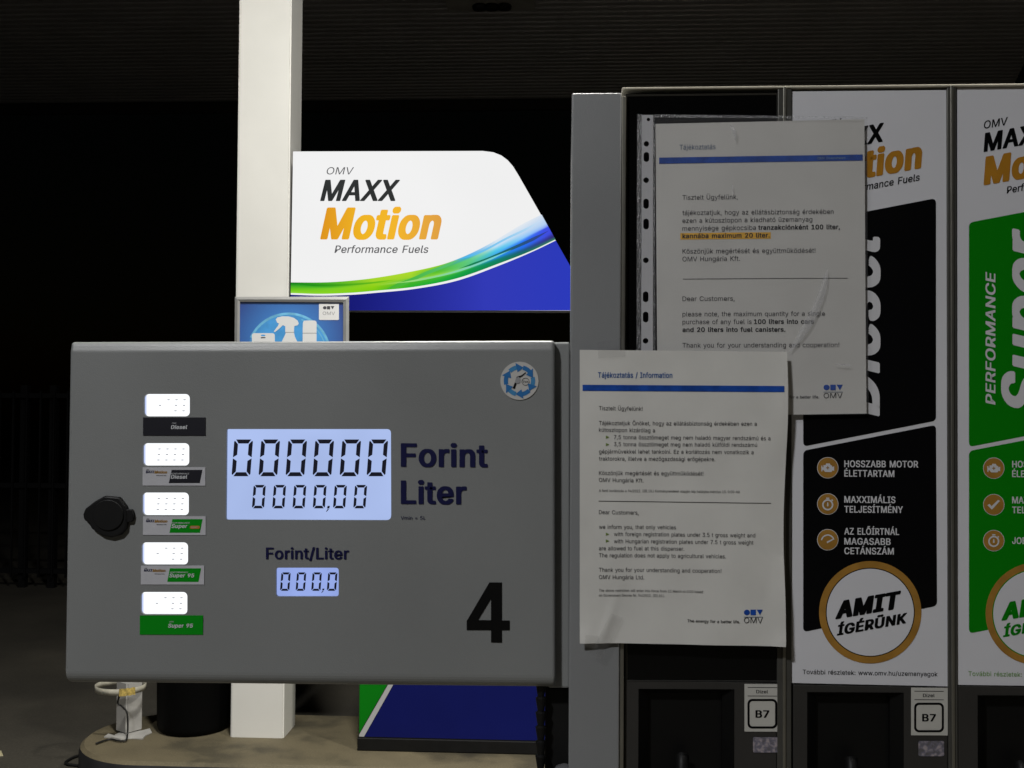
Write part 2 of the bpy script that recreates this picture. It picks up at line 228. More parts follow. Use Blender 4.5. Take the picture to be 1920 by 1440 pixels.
    'Z': (438, [[(42, 0, 42, 46, 273, 385, 306, 431, 341, 476, 348, 454, 285, 452, 223, 452, 40, 452, 40, 509, 397, 509, 397, 462, 169, 129, 134, 81, 97, 33, 90, 54, 152, 57, 214, 57, 399, 57, 399, 0)]]),
    'a': (389, [[(160, -9, 126, -5, 94, 5, 68, 22, 48, 45, 35, 73, 30, 108, 34, 138, 43, 161, 58, 179, 78, 193, 125, 211, 178, 220, 234, 227, 265, 235, 273, 243, 276, 255, 276, 257, 267, 297, 240, 322, 196, 331, 149, 322, 118, 301, 100, 274, 41, 291, 57, 322, 79, 346, 104, 364, 133, 375, 194, 384, 239, 379, 286, 360, 306, 343, 322, 320, 333, 290, 337, 251, 337, 0, 277, 0, 277, 52, 272, 52, 252, 25, 215, 1), (170, 45, 202, 49, 228, 59, 248, 74, 263, 93, 272, 115, 276, 138, 276, 190, 259, 182, 231, 176, 200, 171, 175, 168, 134, 159, 103, 139, 95, 124, 92, 105, 102, 72, 130, 52)]]),
    'b': (424, [[(229, -8, 198, -5, 172, 4, 138, 31, 118, 59, 112, 59, 112, 0, 53, 0, 53, 509, 114, 509, 114, 319, 118, 319, 137, 346, 171, 373, 197, 381, 229, 384, 274, 378, 313, 361, 345, 332, 370, 293, 385, 245, 390, 189, 385, 133, 370, 84, 346, 45, 313, 16, 274, -2), (220, 47, 253, 51, 279, 66, 301, 88, 316, 117, 325, 151, 328, 189, 325, 227, 316, 261, 301, 290, 280, 311, 253, 325, 220, 330, 188, 325, 161, 312, 140, 291, 125, 263, 116, 229, 113, 189, 116, 150, 125, 115, 140, 86, 162, 65, 188, 51)]]),
    'c': (396, [[(207, -8, 159, -2, 117, 16, 82, 46, 56, 85, 40, 133, 34, 187, 40, 243, 56, 291, 82, 330, 117, 360, 159, 378, 207, 384, 260, 377, 305, 356, 340, 322, 362, 277, 303, 262, 290, 289, 270, 311, 242, 325, 207, 330, 173, 325, 145, 310, 124, 287, 108, 258, 99, 224, 96, 187, 99, 151, 108, 117, 124, 89, 145, 66, 173, 51, 207, 46, 243, 52, 271, 66, 292, 89, 304, 117, 363, 102, 341, 56, 306, 21, 261, -1)]]),
    'd': (424, [[(195, -8, 151, -2, 111, 16, 79, 45, 55, 84, 39, 133, 34, 189, 39, 245, 55, 293, 79, 332, 112, 361, 151, 378, 196, 384, 228, 381, 253, 373, 287, 346, 306, 319, 311, 319, 311, 509, 372, 509, 372, 0, 313, 0, 313, 59, 307, 59, 287, 31, 252, 4, 227, -5), (205, 47, 236, 51, 263, 65, 284, 86, 299, 115, 309, 150, 312, 189, 309, 229, 300, 263, 284, 291, 263, 312, 237, 325, 205, 330, 172, 325, 145, 311, 124, 290, 108, 261, 99, 227, 96, 189, 99, 151, 109, 117, 124, 88, 145, 66, 172, 51)]]),
    'e': (404, [[(212, -8, 161, -2, 117, 16, 82, 46, 56, 85, 40, 132, 34, 187, 39, 242, 55, 290, 81, 329, 115, 359, 157, 378, 205, 384, 266, 374, 294, 361, 319, 341, 341, 315, 357, 282, 368, 242, 371, 194, 371, 169, 75, 169, 75, 221, 338, 221, 310, 202, 307, 237, 298, 269, 283, 294, 263, 314, 237, 326, 205, 330, 173, 326, 146, 313, 125, 294, 109, 270, 99, 241, 96, 211, 96, 178, 100, 139, 110, 106, 128, 80, 151, 61, 179, 50, 212, 46, 254, 53, 285, 73, 306, 105, 365, 91, 353, 63, 335, 39, 311, 19, 283, 4, 249, -5)]]),
    'f': (254, [[(228, 379, 228, 327, 6, 327, 6, 379)], [(81, 0, 81, 432, 84, 461, 96, 486, 113, 505, 135, 519, 187, 530, 222, 527, 243, 521, 227, 468, 215, 472, 195, 474, 171, 470, 154, 460, 145, 443, 142, 419, 142, 0)]]),
    'g': (425, [[(207, -151, 168, -148, 134, -140, 82, -110, 51, -69, 101, -41, 122, -66, 154, -88, 207, -97, 249, -92, 282, -75, 304, -47, 311, -6, 311, 68, 306, 68, 287, 41, 252, 16, 227, 8, 195, 5, 152, 10, 113, 27, 80, 53, 55, 90, 39, 136, 34, 191, 39, 246, 55, 293, 80, 332, 112, 361, 152, 378, 196, 384, 228, 382, 253, 373, 288, 346, 308, 319, 313, 319, 313, 379, 372, 379, 372, -9, 367, -54, 350, -90, 324, -117, 291, -136, 251, -147), (205, 59, 237, 63, 264, 75, 285, 95, 300, 121, 309, 154, 312, 193, 309, 231, 300, 264, 285, 291, 264, 312, 237, 325, 205, 330, 172, 325, 145, 312, 124, 290, 109, 262, 99, 229, 96, 193, 99, 155, 109, 123, 124, 96, 145, 76, 172, 63)]]),
    'h': (410, [[(114, 227, 114, 0, 53, 0, 53, 509, 114, 509, 114, 287, 102, 287, 124, 332, 152, 362, 187, 379, 227, 384, 264, 380, 295, 369, 321, 349, 341, 321, 353, 285, 357, 240, 357, 0, 296, 0, 296, 235, 290, 275, 273, 304, 246, 323, 210, 329, 184, 326, 161, 317, 141, 303, 126, 283, 117, 257)]]),
    'i': (167, [[(53, 0, 53, 379, 114, 379, 114, 0)], [(84, 443, 67, 446, 54, 455, 44, 468, 41, 483, 44, 499, 54, 512, 67, 521, 84, 524, 100, 521, 114, 512, 123, 499, 126, 483, 123, 468, 114, 455, 100, 446)]]),
    'j': (167, [[(53, 379, 114, 379, 114, -30, 111, -63, 102, -90, 86, -113, 65, -129, 37, -139, 4, -143, -10, -143, -10, -87, 2, -87, 25, -83, 40, -72, 50, -54, 53, -29)], [(83, 443, 67, 446, 53, 455, 44, 468, 41, 483, 44, 499, 53, 512, 67, 521, 83, 524, 100, 521, 114, 512, 123, 499, 126, 483, 123, 468, 114, 455, 100, 446)]]),
    'k': (381, [[(53, 0, 53, 509, 114, 509, 114, 0), (110, 137, 110, 212, 121, 212, 284, 379, 360, 379, 184, 199, 177, 199)], [(294, 0, 148, 186, 191, 229, 372, 0)]]),
    'l': (189, [[(139, -2, 101, 3, 74, 20, 58, 47, 53, 84, 53, 509, 114, 509, 114, 99, 120, 62, 130, 54, 146, 52, 160, 53, 170, 54, 181, 3, 162, -1)]]),
    'm': (610, [[(53, 0, 53, 379, 112, 379, 112, 295, 108, 295, 118, 323, 132, 346, 172, 376, 219, 386, 257, 380, 287, 361, 309, 331, 321, 295, 312, 295, 322, 321, 337, 343, 381, 375, 437, 386, 468, 383, 497, 372, 522, 354, 541, 328, 553, 296, 557, 255, 557, 0, 496, 0, 496, 254, 490, 289, 473, 313, 447, 326, 419, 330, 395, 328, 374, 320, 345, 290, 335, 247, 335, 0, 274, 0, 274, 260, 269, 288, 253, 311, 229, 326, 199, 330, 158, 320, 140, 307, 126, 289, 117, 266, 114, 238, 114, 0)]]),
    'n': (410, [[(114, 227, 114, 0, 53, 0, 53, 379, 112, 379, 112, 287, 102, 287, 124, 332, 152, 362, 187, 379, 227, 384, 264, 380, 295, 369, 321, 349, 341, 321, 353, 285, 357, 240, 357, 0, 296, 0, 296, 235, 290, 275, 273, 304, 246, 323, 210, 329, 184, 326, 161, 317, 141, 303, 126, 283, 117, 257)]]),
    'o': (415, [[(207, -8, 159, -2, 117, 16, 82, 46, 56, 85, 40, 133, 34, 187, 40, 243, 56, 291, 82, 330, 117, 360, 159, 378, 207, 384, 256, 378, 299, 360, 333, 330, 359, 291, 376, 243, 381, 187, 376, 133, 359, 85, 333, 46, 299, 16, 256, -2), (207, 46, 242, 51, 270, 66, 292, 89, 307, 117, 316, 151, 319, 187, 316, 224, 307, 258, 292, 287, 270, 310, 242, 325, 207, 330, 173, 325, 145, 310, 124, 287, 108, 258, 99, 224, 96, 187, 99, 151, 108, 117, 124, 89, 145, 66, 173, 51)]]),
    'p': (424, [[(53, -143, 53, 379, 112, 379, 112, 319, 118, 319, 137, 346, 171, 373, 197, 381, 229, 384, 274, 378, 313, 361, 345, 332, 370, 293, 385, 245, 390, 189, 385, 133, 370, 84, 346, 45, 313, 16, 274, -2, 229, -8, 198, -5, 173, 4, 138, 31, 118, 59, 114, 59, 114, -143), (220, 47, 253, 51, 279, 66, 301, 88, 316, 117, 325, 151, 328, 189, 325, 227, 316, 261, 301, 290, 280, 311, 253, 325, 220, 330, 188, 325, 161, 312, 140, 291, 125, 263, 116, 229, 113, 189, 116, 150, 125, 115, 140, 86, 162, 65, 188, 51)]]),
    'q': (424, [[(372, -143, 311, -143, 311, 59, 306, 59, 287, 31, 252, 4, 227, -5, 195, -8, 151, -2, 111, 16, 79, 45, 55, 84, 39, 133, 34, 189, 39, 245, 55, 293, 79, 332, 112, 361, 151, 378, 196, 384, 228, 381, 253, 373, 287, 346, 307, 319, 313, 319, 313, 379, 372, 379), (205, 47, 236, 51, 263, 65, 284, 86, 299, 115, 309, 150, 312, 189, 309, 229, 300, 263, 284, 291, 263, 312, 237, 325, 205, 330, 172, 325, 145, 311, 124, 290, 108, 261, 99, 227, 96, 189, 99, 151, 109, 117, 124, 88, 145, 66, 172, 51)]]),
    'r': (259, [[(53, 0, 53, 379, 112, 379, 112, 321, 115, 321, 130, 347, 152, 367, 181, 380, 213, 385, 229, 384, 243, 384, 243, 322, 230, 324, 207, 326, 182, 323, 159, 315, 140, 301, 126, 284, 117, 262, 114, 237, 114, 0)]]),
    's': (365, [[(182, -8, 145, -5, 112, 3, 84, 18, 62, 38, 45, 63, 36, 94, 94, 107, 105, 79, 124, 60, 150, 49, 181, 45, 217, 50, 244, 62, 262, 81, 268, 103, 265, 121, 254, 136, 237, 147, 212, 155, 149, 170, 104, 186, 72, 208, 53, 237, 47, 274, 51, 305, 65, 332, 87, 354, 115, 370, 149, 381, 187, 384, 223, 381, 254, 372, 279, 358, 299, 339, 324, 290, 268, 277, 258, 298, 243, 316, 219, 328, 187, 333, 156, 329, 131, 317, 114, 299, 109, 277, 112, 258, 124, 243, 172, 223, 229, 209, 275, 194, 306, 171, 325, 142, 331, 107, 326, 75, 312, 47, 290, 24, 260, 6, 223, -5)]]),
    't': (227, [[(204, 379, 204, 327, 6, 327, 6, 379)], [(65, 471, 126, 471, 126, 98, 128, 76, 136, 61, 150, 53, 170, 50, 185, 51, 202, 54, 213, 2, 192, -3, 168, -4, 125, 2, 92, 21, 72, 52, 65, 93)]]),
    'u': (410, [[(182, -5, 146, -1, 115, 11, 89, 31, 69, 59, 57, 95, 53, 139, 53, 379, 114, 379, 114, 144, 119, 105, 137, 75, 164, 56, 200, 50, 226, 53, 249, 62, 268, 77, 283, 97, 293, 122, 296, 153, 296, 379, 357, 379, 357, 0, 298, 0, 298, 92, 307, 92, 286, 47, 257, 17, 222, 0)]]),
    'v': (389, [[(163, 0, 17, 379, 84, 379, 165, 155, 187, 87, 206, 21, 184, 21, 203, 87, 224, 155, 305, 379, 371, 379, 226, 0)]]),
    'w': (567, [[(138, 0, 23, 379, 87, 379, 133, 214, 154, 137, 175, 41, 165, 41, 186, 135, 206, 214, 252, 379, 316, 379, 362, 214, 382, 136, 402, 41, 391, 41, 413, 135, 434, 214, 480, 379, 545, 379, 429, 0, 368, 0, 319, 172, 305, 225, 291, 280, 277, 338, 291, 338, 277, 280, 263, 225, 248, 172, 199, 0)]]),
    'x': (379, [[(21, 0, 171, 218, 171, 171, 29, 379, 100, 379, 147, 306, 179, 253, 207, 206, 175, 206, 202, 253, 233, 306, 282, 379, 352, 379, 209, 169, 209, 214, 358, 0, 287, 0, 231, 85, 200, 136, 173, 182, 205, 182, 178, 136, 148, 85, 91, 0)]]),
    'y': (389, [[(47, -139, 61, -86, 71, -87, 104, -89, 130, -74, 151, -36, 163, -1, 17, 379, 84, 379, 165, 155, 187, 87, 206, 21, 184, 21, 202, 87, 224, 155, 305, 379, 371, 379, 204, -58, 177, -107, 139, -136, 91, -145, 65, -143)]]),
    'z': (380, [[(42, 0, 42, 46, 254, 320, 254, 323, 48, 323, 48, 379, 333, 379, 333, 331, 126, 60, 126, 56, 339, 56, 339, 0)]]),
    'Á': (480, [[(16, 0, 201, 509, 276, 509, 463, 0, 395, 0, 287, 302, 264, 372, 232, 478, 245, 478, 213, 371, 191, 302, 85, 0), (110, 142, 110, 199, 370, 199, 370, 142)], [(213, 558, 260, 659, 329, 659, 263, 558)]]),
    'É': (419, [[(60, 0, 60, 509, 372, 509, 372, 452, 125, 452, 125, 286, 355, 286, 355, 229, 125, 229, 125, 57, 375, 57, 375, 0)], [(191, 558, 239, 659, 307, 659, 241, 558)]]),
    'Í': (300, [[(31, 0, 31, 57, 118, 57, 118, 452, 31, 452, 31, 509, 269, 509, 269, 452, 183, 452, 183, 57, 269, 57, 269, 0)], [(124, 558, 171, 659, 240, 659, 174, 558)]]),
    'Ó': (533, [[(267, -7, 235, -5, 205, 1, 177, 11, 150, 25, 126, 42, 105, 63, 86, 88, 70, 115, 57, 146, 48, 179, 42, 215, 40, 254, 42, 293, 48, 329, 57, 362, 70, 393, 86, 421, 105, 445, 126, 466, 150, 484, 177, 498, 205, 508, 235, 514, 267, 516, 299, 514, 329, 508, 357, 498, 384, 484, 408, 466, 429, 445, 448, 421, 464, 393, 477, 362, 486, 329, 491, 293, 493, 254, 491, 215, 486, 179, 477, 146, 464, 115, 448, 88, 429, 63, 408, 42, 384, 25, 357, 11, 329, 1, 299, -5), (267, 53, 310, 59, 349, 76, 383, 105, 408, 144, 425, 194, 430, 254, 425, 314, 408, 365, 383, 404, 349, 433, 310, 450, 267, 456, 223, 450, 184, 433, 151, 404, 125, 364, 109, 314, 103, 254, 109, 194, 125, 144, 151, 105, 184, 76, 223, 59)], [(240, 558, 288, 659, 356, 659, 290, 558)]]),
    'Ö': (533, [[(267, -7, 235, -5, 205, 1, 177, 11, 150, 25, 126, 42, 105, 63, 86, 88, 70, 115, 57, 146, 48, 179, 42, 215, 40, 254, 42, 293, 48, 329, 57, 362, 70, 393, 86, 421, 105, 445, 126, 466, 150, 484, 177, 498, 205, 508, 235, 514, 267, 516, 299, 514, 329, 508, 357, 498, 384, 484, 408, 466, 429, 445, 448, 421, 464, 393, 477, 362, 486, 329, 491, 293, 493, 254, 491, 215, 486, 179, 477, 146, 464, 115, 448, 88, 429, 63, 408, 42, 384, 25, 357, 11, 329, 1, 299, -5), (267, 53, 310, 59, 349, 76, 383, 105, 408, 144, 425, 194, 430, 254, 425, 314, 408, 365, 383, 404, 349, 433, 310, 450, 267, 456, 223, 450, 184, 433, 151, 404, 125, 364, 109, 314, 103, 254, 109, 194, 125, 144, 151, 105, 184, 76, 223, 59)], [(339, 572, 323, 575, 310, 584, 301, 597, 298, 612, 301, 628, 310, 641, 323, 650, 339, 653, 355, 650, 368, 641, 376, 628, 379, 612, 376, 597, 368, 584, 355, 575)], [(195, 572, 180, 575, 167, 584, 158, 597, 155, 612, 158, 628, 167, 641, 180, 650, 195, 653, 211, 650, 224, 641, 233, 628, 236, 612, 233, 597, 224, 584, 211, 575)]]),
    'Ú': (517, [[(259, -8, 203, -2, 154, 15, 114, 43, 85, 80, 66, 124, 60, 173, 60, 509, 124, 509, 124, 178, 128, 144, 141, 113, 160, 87, 187, 68, 220, 56, 259, 52, 298, 56, 331, 68, 357, 87, 377, 113, 389, 144, 393, 178, 393, 509, 457, 509, 457, 173, 451, 124, 433, 80, 403, 43, 363, 15, 315, -2)], [(232, 558, 280, 659, 348, 659, 282, 558)]]),
    'Ü': (517, [[(259, -8, 203, -2, 154, 15, 114, 43, 85, 80, 66, 124, 60, 173, 60, 509, 124, 509, 124, 178, 128, 144, 141, 113, 160, 87, 187, 68, 220, 56, 259, 52, 298, 56, 331, 68, 357, 87, 377, 113, 389, 144, 393, 178, 393, 509, 457, 509, 457, 173, 451, 124, 433, 80, 403, 43, 363, 15, 315, -2)], [(331, 572, 315, 575, 302, 584, 293, 597, 290, 612, 293, 628, 302, 641, 315, 650, 331, 653, 346, 650, 359, 641, 368, 628, 371, 612, 368, 597, 359, 584, 346, 575)], [(187, 572, 172, 575, 158, 584, 149, 597, 146, 612, 149, 628, 158, 641, 172, 650, 187, 653, 203, 650, 216, 641, 224, 628, 227, 612, 224, 597, 216, 584, 203, 575)]]),
    'á': (389, [[(160, -9, 126, -5, 94, 5, 68, 22, 48, 45, 35, 73, 30, 108, 34, 138, 43, 161, 58, 179, 78, 193, 125, 211, 178, 220, 234, 227, 265, 235, 273, 243, 276, 255, 276, 257, 267, 297, 240, 322, 196, 331, 149, 322, 118, 301, 100, 274, 41, 291, 57, 322, 79, 346, 104, 364, 133, 375, 194, 384, 239, 379, 286, 360, 306, 343, 322, 320, 333, 290, 337, 251, 337, 0, 277, 0, 277, 52, 272, 52, 252, 25, 215, 1), (170, 45, 202, 49, 228, 59, 248, 74, 263, 93, 272, 115, 276, 138, 276, 190, 259, 182, 231, 176, 200, 171, 175, 168, 134, 159, 103, 139, 95, 124, 92, 105, 102, 72, 130, 52)], [(162, 429, 210, 529, 278, 529, 212, 429)]]),
    'é': (404, [[(212, -8, 161, -2, 117, 16, 82, 46, 56, 85, 40, 132, 34, 187, 39, 242, 55, 290, 81, 329, 115, 359, 157, 378, 205, 384, 266, 374, 294, 361, 319, 341, 341, 315, 357, 282, 368, 242, 371, 194, 371, 169, 75, 169, 75, 221, 338, 221, 310, 202, 307, 237, 298, 269, 283, 294, 263, 314, 237, 326, 205, 330, 173, 326, 146, 313, 125, 294, 109, 270, 99, 241, 96, 211, 96, 178, 100, 139, 110, 106, 128, 80, 151, 61, 179, 50, 212, 46, 254, 53, 285, 73, 306, 105, 365, 91, 353, 63, 335, 39, 311, 19, 283, 4, 249, -5)], [(177, 429, 225, 529, 293, 529, 227, 429)]]),
    'í': (167, [[(53, 0, 53, 379, 114, 379, 114, 0)], [(57, 429, 104, 529, 173, 529, 107, 429)]]),
    'ó': (415, [[(207, -8, 159, -2, 117, 16, 82, 46, 56, 85, 40, 133, 34, 187, 40, 243, 56, 291, 82, 330, 117, 360, 159, 378, 207, 384, 256, 378, 299, 360, 333, 330, 359, 291, 376, 243, 381, 187, 376, 133, 359, 85, 333, 46, 299, 16, 256, -2), (207, 46, 242, 51, 270, 66, 292, 89, 307, 117, 316, 151, 319, 187, 316, 224, 307, 258, 292, 287, 270, 310, 242, 325, 207, 330, 173, 325, 145, 310, 124, 287, 108, 258, 99, 224, 96, 187, 99, 151, 108, 117, 124, 89, 145, 66, 173, 51)], [(181, 429, 228, 529, 297, 529, 231, 429)]]),
    'ö': (415, [[(207, -8, 159, -2, 117, 16, 82, 46, 56, 85, 40, 133, 34, 187, 40, 243, 56, 291, 82, 330, 117, 360, 159, 378, 207, 384, 256, 378, 299, 360, 333, 330, 359, 291, 376, 243, 381, 187, 376, 133, 359, 85, 333, 46, 299, 16, 256, -2), (207, 46, 242, 51, 270, 66, 292, 89, 307, 117, 316, 151, 319, 187, 316, 224, 307, 258, 292, 287, 270, 310, 242, 325, 207, 330, 173, 325, 145, 310, 124, 287, 108, 258, 99, 224, 96, 187, 99, 151, 108, 117, 124, 89, 145, 66, 173, 51)], [(279, 443, 264, 446, 251, 455, 242, 468, 239, 483, 242, 499, 251, 512, 264, 520, 279, 523, 295, 520, 308, 512, 317, 499, 320, 483, 317, 468, 308, 455, 295, 446)], [(136, 443, 120, 446, 107, 455, 98, 468, 95, 483, 98, 499, 107, 512, 120, 520, 136, 523, 151, 520, 164, 512, 173, 499, 176, 483, 173, 468, 164, 455, 151, 446)]]),
    'ú': (410, [[(182, -5, 146, -1, 115, 11, 89, 31, 69, 59, 57, 95, 53, 139, 53, 379, 114, 379, 114, 144, 119, 105, 137, 75, 164, 56, 200, 50, 226, 53, 249, 62, 268, 77, 283, 97, 293, 122, 296, 153, 296, 379, 357, 379, 357, 0, 298, 0, 298, 92, 307, 92, 286, 47, 257, 17, 222, 0)], [(178, 429, 226, 529, 294, 529, 228, 429)]]),
    'ü': (410, [[(182, -5, 146, -1, 115, 11, 89, 31, 69, 59, 57, 95, 53, 139, 53, 379, 114, 379, 114, 144, 119, 105, 137, 75, 164, 56, 200, 50, 226, 53, 249, 62, 268, 77, 283, 97, 293, 122, 296, 153, 296, 379, 357, 379, 357, 0, 298, 0, 298, 92, 307, 92, 286, 47, 257, 17, 222, 0)], [(277, 443, 261, 446, 248, 455, 239, 468, 236, 483, 239, 499, 248, 512, 261, 520, 277, 523, 292, 520, 305, 512, 314, 499, 317, 483, 314, 468, 305, 455, 292, 446)], [(133, 443, 118, 446, 104, 455, 96, 468, 93, 483, 96, 499, 104, 512, 118, 520, 133, 523, 149, 520, 162, 512, 170, 499, 173, 483, 170, 468, 162, 455, 149, 446)]]),
    'Ő': (533, [[(267, -7, 235, -5, 205, 1, 177, 11, 150, 25, 126, 42, 105, 63, 86, 88, 70, 115, 57, 146, 48, 179, 42, 215, 40, 254, 42, 293, 48, 329, 57, 362, 70, 393, 86, 421, 105, 445, 126, 466, 150, 484, 177, 498, 205, 508, 235, 514, 267, 516, 299, 514, 329, 508, 357, 498, 384, 484, 408, 466, 429, 445, 448, 421, 464, 393, 477, 362, 486, 329, 491, 293, 493, 254, 491, 215, 486, 179, 477, 146, 464, 115, 448, 88, 429, 63, 408, 42, 384, 25, 357, 11, 329, 1, 299, -5), (267, 53, 310, 59, 349, 76, 383, 105, 408, 144, 425, 194, 430, 254, 425, 314, 408, 365, 383, 404, 349, 433, 310, 450, 267, 456, 223, 450, 184, 433, 151, 404, 125, 364, 109, 314, 103, 254, 109, 194, 125, 144, 151, 105, 184, 76, 223, 59)], [(210, 558, 160, 558, 200, 659, 268, 659)], [(321, 558, 270, 558, 328, 659, 396, 659)]]),
    'ő': (415, [[(207, -8, 159, -2, 117, 16, 82, 46, 56, 85, 40, 133, 34, 187, 40, 243, 56, 291, 82, 330, 117, 360, 159, 378, 207, 384, 256, 378, 299, 360, 333, 330, 359, 291, 376, 243, 381, 187, 376, 133, 359, 85, 333, 46, 299, 16, 256, -2), (207, 46, 242, 51, 270, 66, 292, 89, 307, 117, 316, 151, 319, 187, 316, 224, 307, 258, 292, 287, 270, 310, 242, 325, 207, 330, 173, 325, 145, 310, 124, 287, 108, 258, 99, 224, 96, 187, 99, 151, 108, 117, 124, 89, 145, 66, 173, 51)], [(151, 429, 100, 429, 140, 529, 209, 529)], [(261, 429, 211, 429, 268, 529, 336, 529)]]),
    'Ű': (517, [[(259, -8, 203, -2, 154, 15, 114, 43, 85, 80, 66, 124, 60, 173, 60, 509, 124, 509, 124, 178, 128, 144, 141, 113, 160, 87, 187, 68, 220, 56, 259, 52, 298, 56, 331, 68, 357, 87, 377, 113, 389, 144, 393, 178, 393, 509, 457, 509, 457, 173, 451, 124, 433, 80, 403, 43, 363, 15, 315, -2)], [(202, 558, 152, 558, 192, 659, 260, 659)], [(312, 558, 262, 558, 320, 659, 388, 659)]]),
    'ű': (410, [[(182, -5, 146, -1, 115, 11, 89, 31, 69, 59, 57, 95, 53, 139, 53, 379, 114, 379, 114, 144, 119, 105, 137, 75, 164, 56, 200, 50, 226, 53, 249, 62, 268, 77, 283, 97, 293, 122, 296, 153, 296, 379, 357, 379, 357, 0, 298, 0, 298, 92, 307, 92, 286, 47, 257, 17, 222, 0)], [(148, 429, 98, 429, 138, 529, 206, 529)], [(258, 429, 208, 429, 266, 529, 334, 529)]]),
}
GLYPH = {' ': (.26, [])}
for _ch, (_adv, _shapes) in OUTLINES.items():
    GLYPH[_ch] = (_adv/1000, [[[(_l[i]/1000, _l[i+1]/1000) for i in range(0, len(_l), 2)] for _l in _s] for _s in _shapes])
TRIS = {}
def text_mesh(s, track=0.0):
    vs = []; fs = []; x = 0.0
    for ch in s:
        adv, shapes = GLYPH[ch]
        for k, lp in enumerate(shapes):
            if (ch, k) not in TRIS: TRIS[ch, k] = [tuple(t) for t in tessellate_polygon([[Vector((p[0], p[1], 0)) for p in l] for l in lp])]
            o = len(vs); vs += [(p[0]+x, p[1]) for l in lp for p in l]; fs += [[i+o for i in t] for t in TRIS[ch, k]]
        x += adv+track
    return vs, fs
CAPH = max(p[1] for p in GLYPH['H'][1][0][0])
def T(mb, s, x0, y0, x1, y1, cap, m, Y, ital=0.0, bold=0.0, up=None, disp=None, res=3, track=0.0):
    """printed text: baseline from photo pixel (x0,y0) to (x1,y1), cap height in pixels, on plane Y; bold letters are struck several times"""
    rx, ry = bold, bold*.45
    vs, fs = text_mesh(s, track+bold*.9)
    lo, hi = -ry, CAPH+ry; xa = min(v[0] for v in vs)-rx; xb = max(v[0] for v in vs)+rx
    if up is None:
        up = (ital*cap, -cap); k = 1-ital*cap/max(1e-6, (x1-x0)); x1, y1 = x0+(x1-x0)*k, y0+(y1-y0)*k
    n = 1 if bold < .008 else 2 if cap < 7 else 4 if cap < 12 else 10
    offs = [(0, 0)] if n == 1 else [(-rx, 0), (rx, 0)] if n == 2 else [(rx*max(-1, min(1, 1.25*math.cos(2*math.pi*(i+.5)/n))), ry*max(-1, min(1, 1.25*math.sin(2*math.pi*(i+.5)/n)))) for i in range(n)]
    for q, (ox, oy) in enumerate(offs):
        out = []
        for x, y in vs:
            a = (x+ox-xa)/(xb-xa); b = (y+oy-lo)/(hi-lo)
            px = x0+(x1-x0)*a+up[0]*b; py = y0+(y1-y0)*a+up[1]*b
            p = P(px, py, Y-q*1.2e-5)
            if disp: p.y -= disp(px, py)
            out.append(p)
        mb.add(out, fs, m)
def strip(mb, x0, y0, x1, y1, h0, h1, m, Y, disp=None, n=40):   # printed bar: top edge (x0,y0)-(x1,y1), heights h0,h1
    vs = []
    for i in range(n+1):
        a = i/n; x = x0+(x1-x0)*a; y = y0+(y1-y0)*a; h = h0+(h1-h0)*a
        for yy in (y, y+h):
            p = P(x, yy, Y)
            if disp: p.y -= disp(x, yy)
            vs.append(p)
    mb.add(vs, [[2*i, 2*i+1, 2*i+3, 2*i+2] for i in range(n)], m)
def sheet(mb, quad, Y, m, disp, nx=60, ny=80, edge=None):       # bent sheet: quad TL,TR,BR,BL in pixels
    TL, TR, BR, BL = [Vector(q) for q in quad]; vs = []
    for j in range(ny+1):
        for i in range(nx+1):
            u, v = i/nx, j/ny
            q = TL*(1-u)*(1-v)+TR*u*(1-v)+BR*u*v+BL*(1-u)*v
            if edge: q = edge(u, v, q)
            p = P(q.x, q.y, Y); p.y -= disp(q.x, q.y); vs.append(p)
    mb.add(vs, [[j*(nx+1)+i, (j+1)*(nx+1)+i, (j+1)*(nx+1)+i+1, j*(nx+1)+i+1] for j in range(ny) for i in range(nx)], m, True)
SEG = {'0': 'abcdef', '4': 'bcfg', '7': 'abc', '9': 'abcdfg', '8': 'abcdefg'}
def digit(mb, x, y, wd, h, sh, t, m, Y, ch='0'):   # seven segment digit, (x,y) bottom left pixel, slanted
    g = t*.10; hh = h/2; q = t*.5
    seg = {'a': [(g+t*.35, h), (wd-g-t*.35, h), (wd-g-t, h-t), (g+t, h-t)],
           'd': [(g+t*.35, 0), (wd-g-t*.35, 0), (wd-g-t, t), (g+t, t)],
           'f': [(0, h-t*.55), (t*.2, h-t*.3), (t, h-t-g*2), (t, hh+t*.75), (0, hh+t*.12)],
           'b': [(wd, h-t*.55), (wd-t*.2, h-t*.3), (wd-t, h-t-g*2), (wd-t, hh+t*.75), (wd, hh+t*.12)],
           'e': [(0, t*.55), (t*.2, t*.3), (t, t+g*2), (t, hh-t*.75), (0, hh-t*.12)],
           'c': [(wd, t*.55), (wd-t*.2, t*.3), (wd-t, t+g*2), (wd-t, hh-t*.75), (wd, hh-t*.12)],
           'g': [(t*.6, hh+q), (wd-t*.6, hh+q), (wd-t*.2, hh), (wd-t*.6, hh-q), (t*.6, hh-q), (t*.2, hh)]}
    for k in SEG[ch]: mb.poly([(x+a+sh*b/h, y-b) for a, b in seg[k]], Y, m)
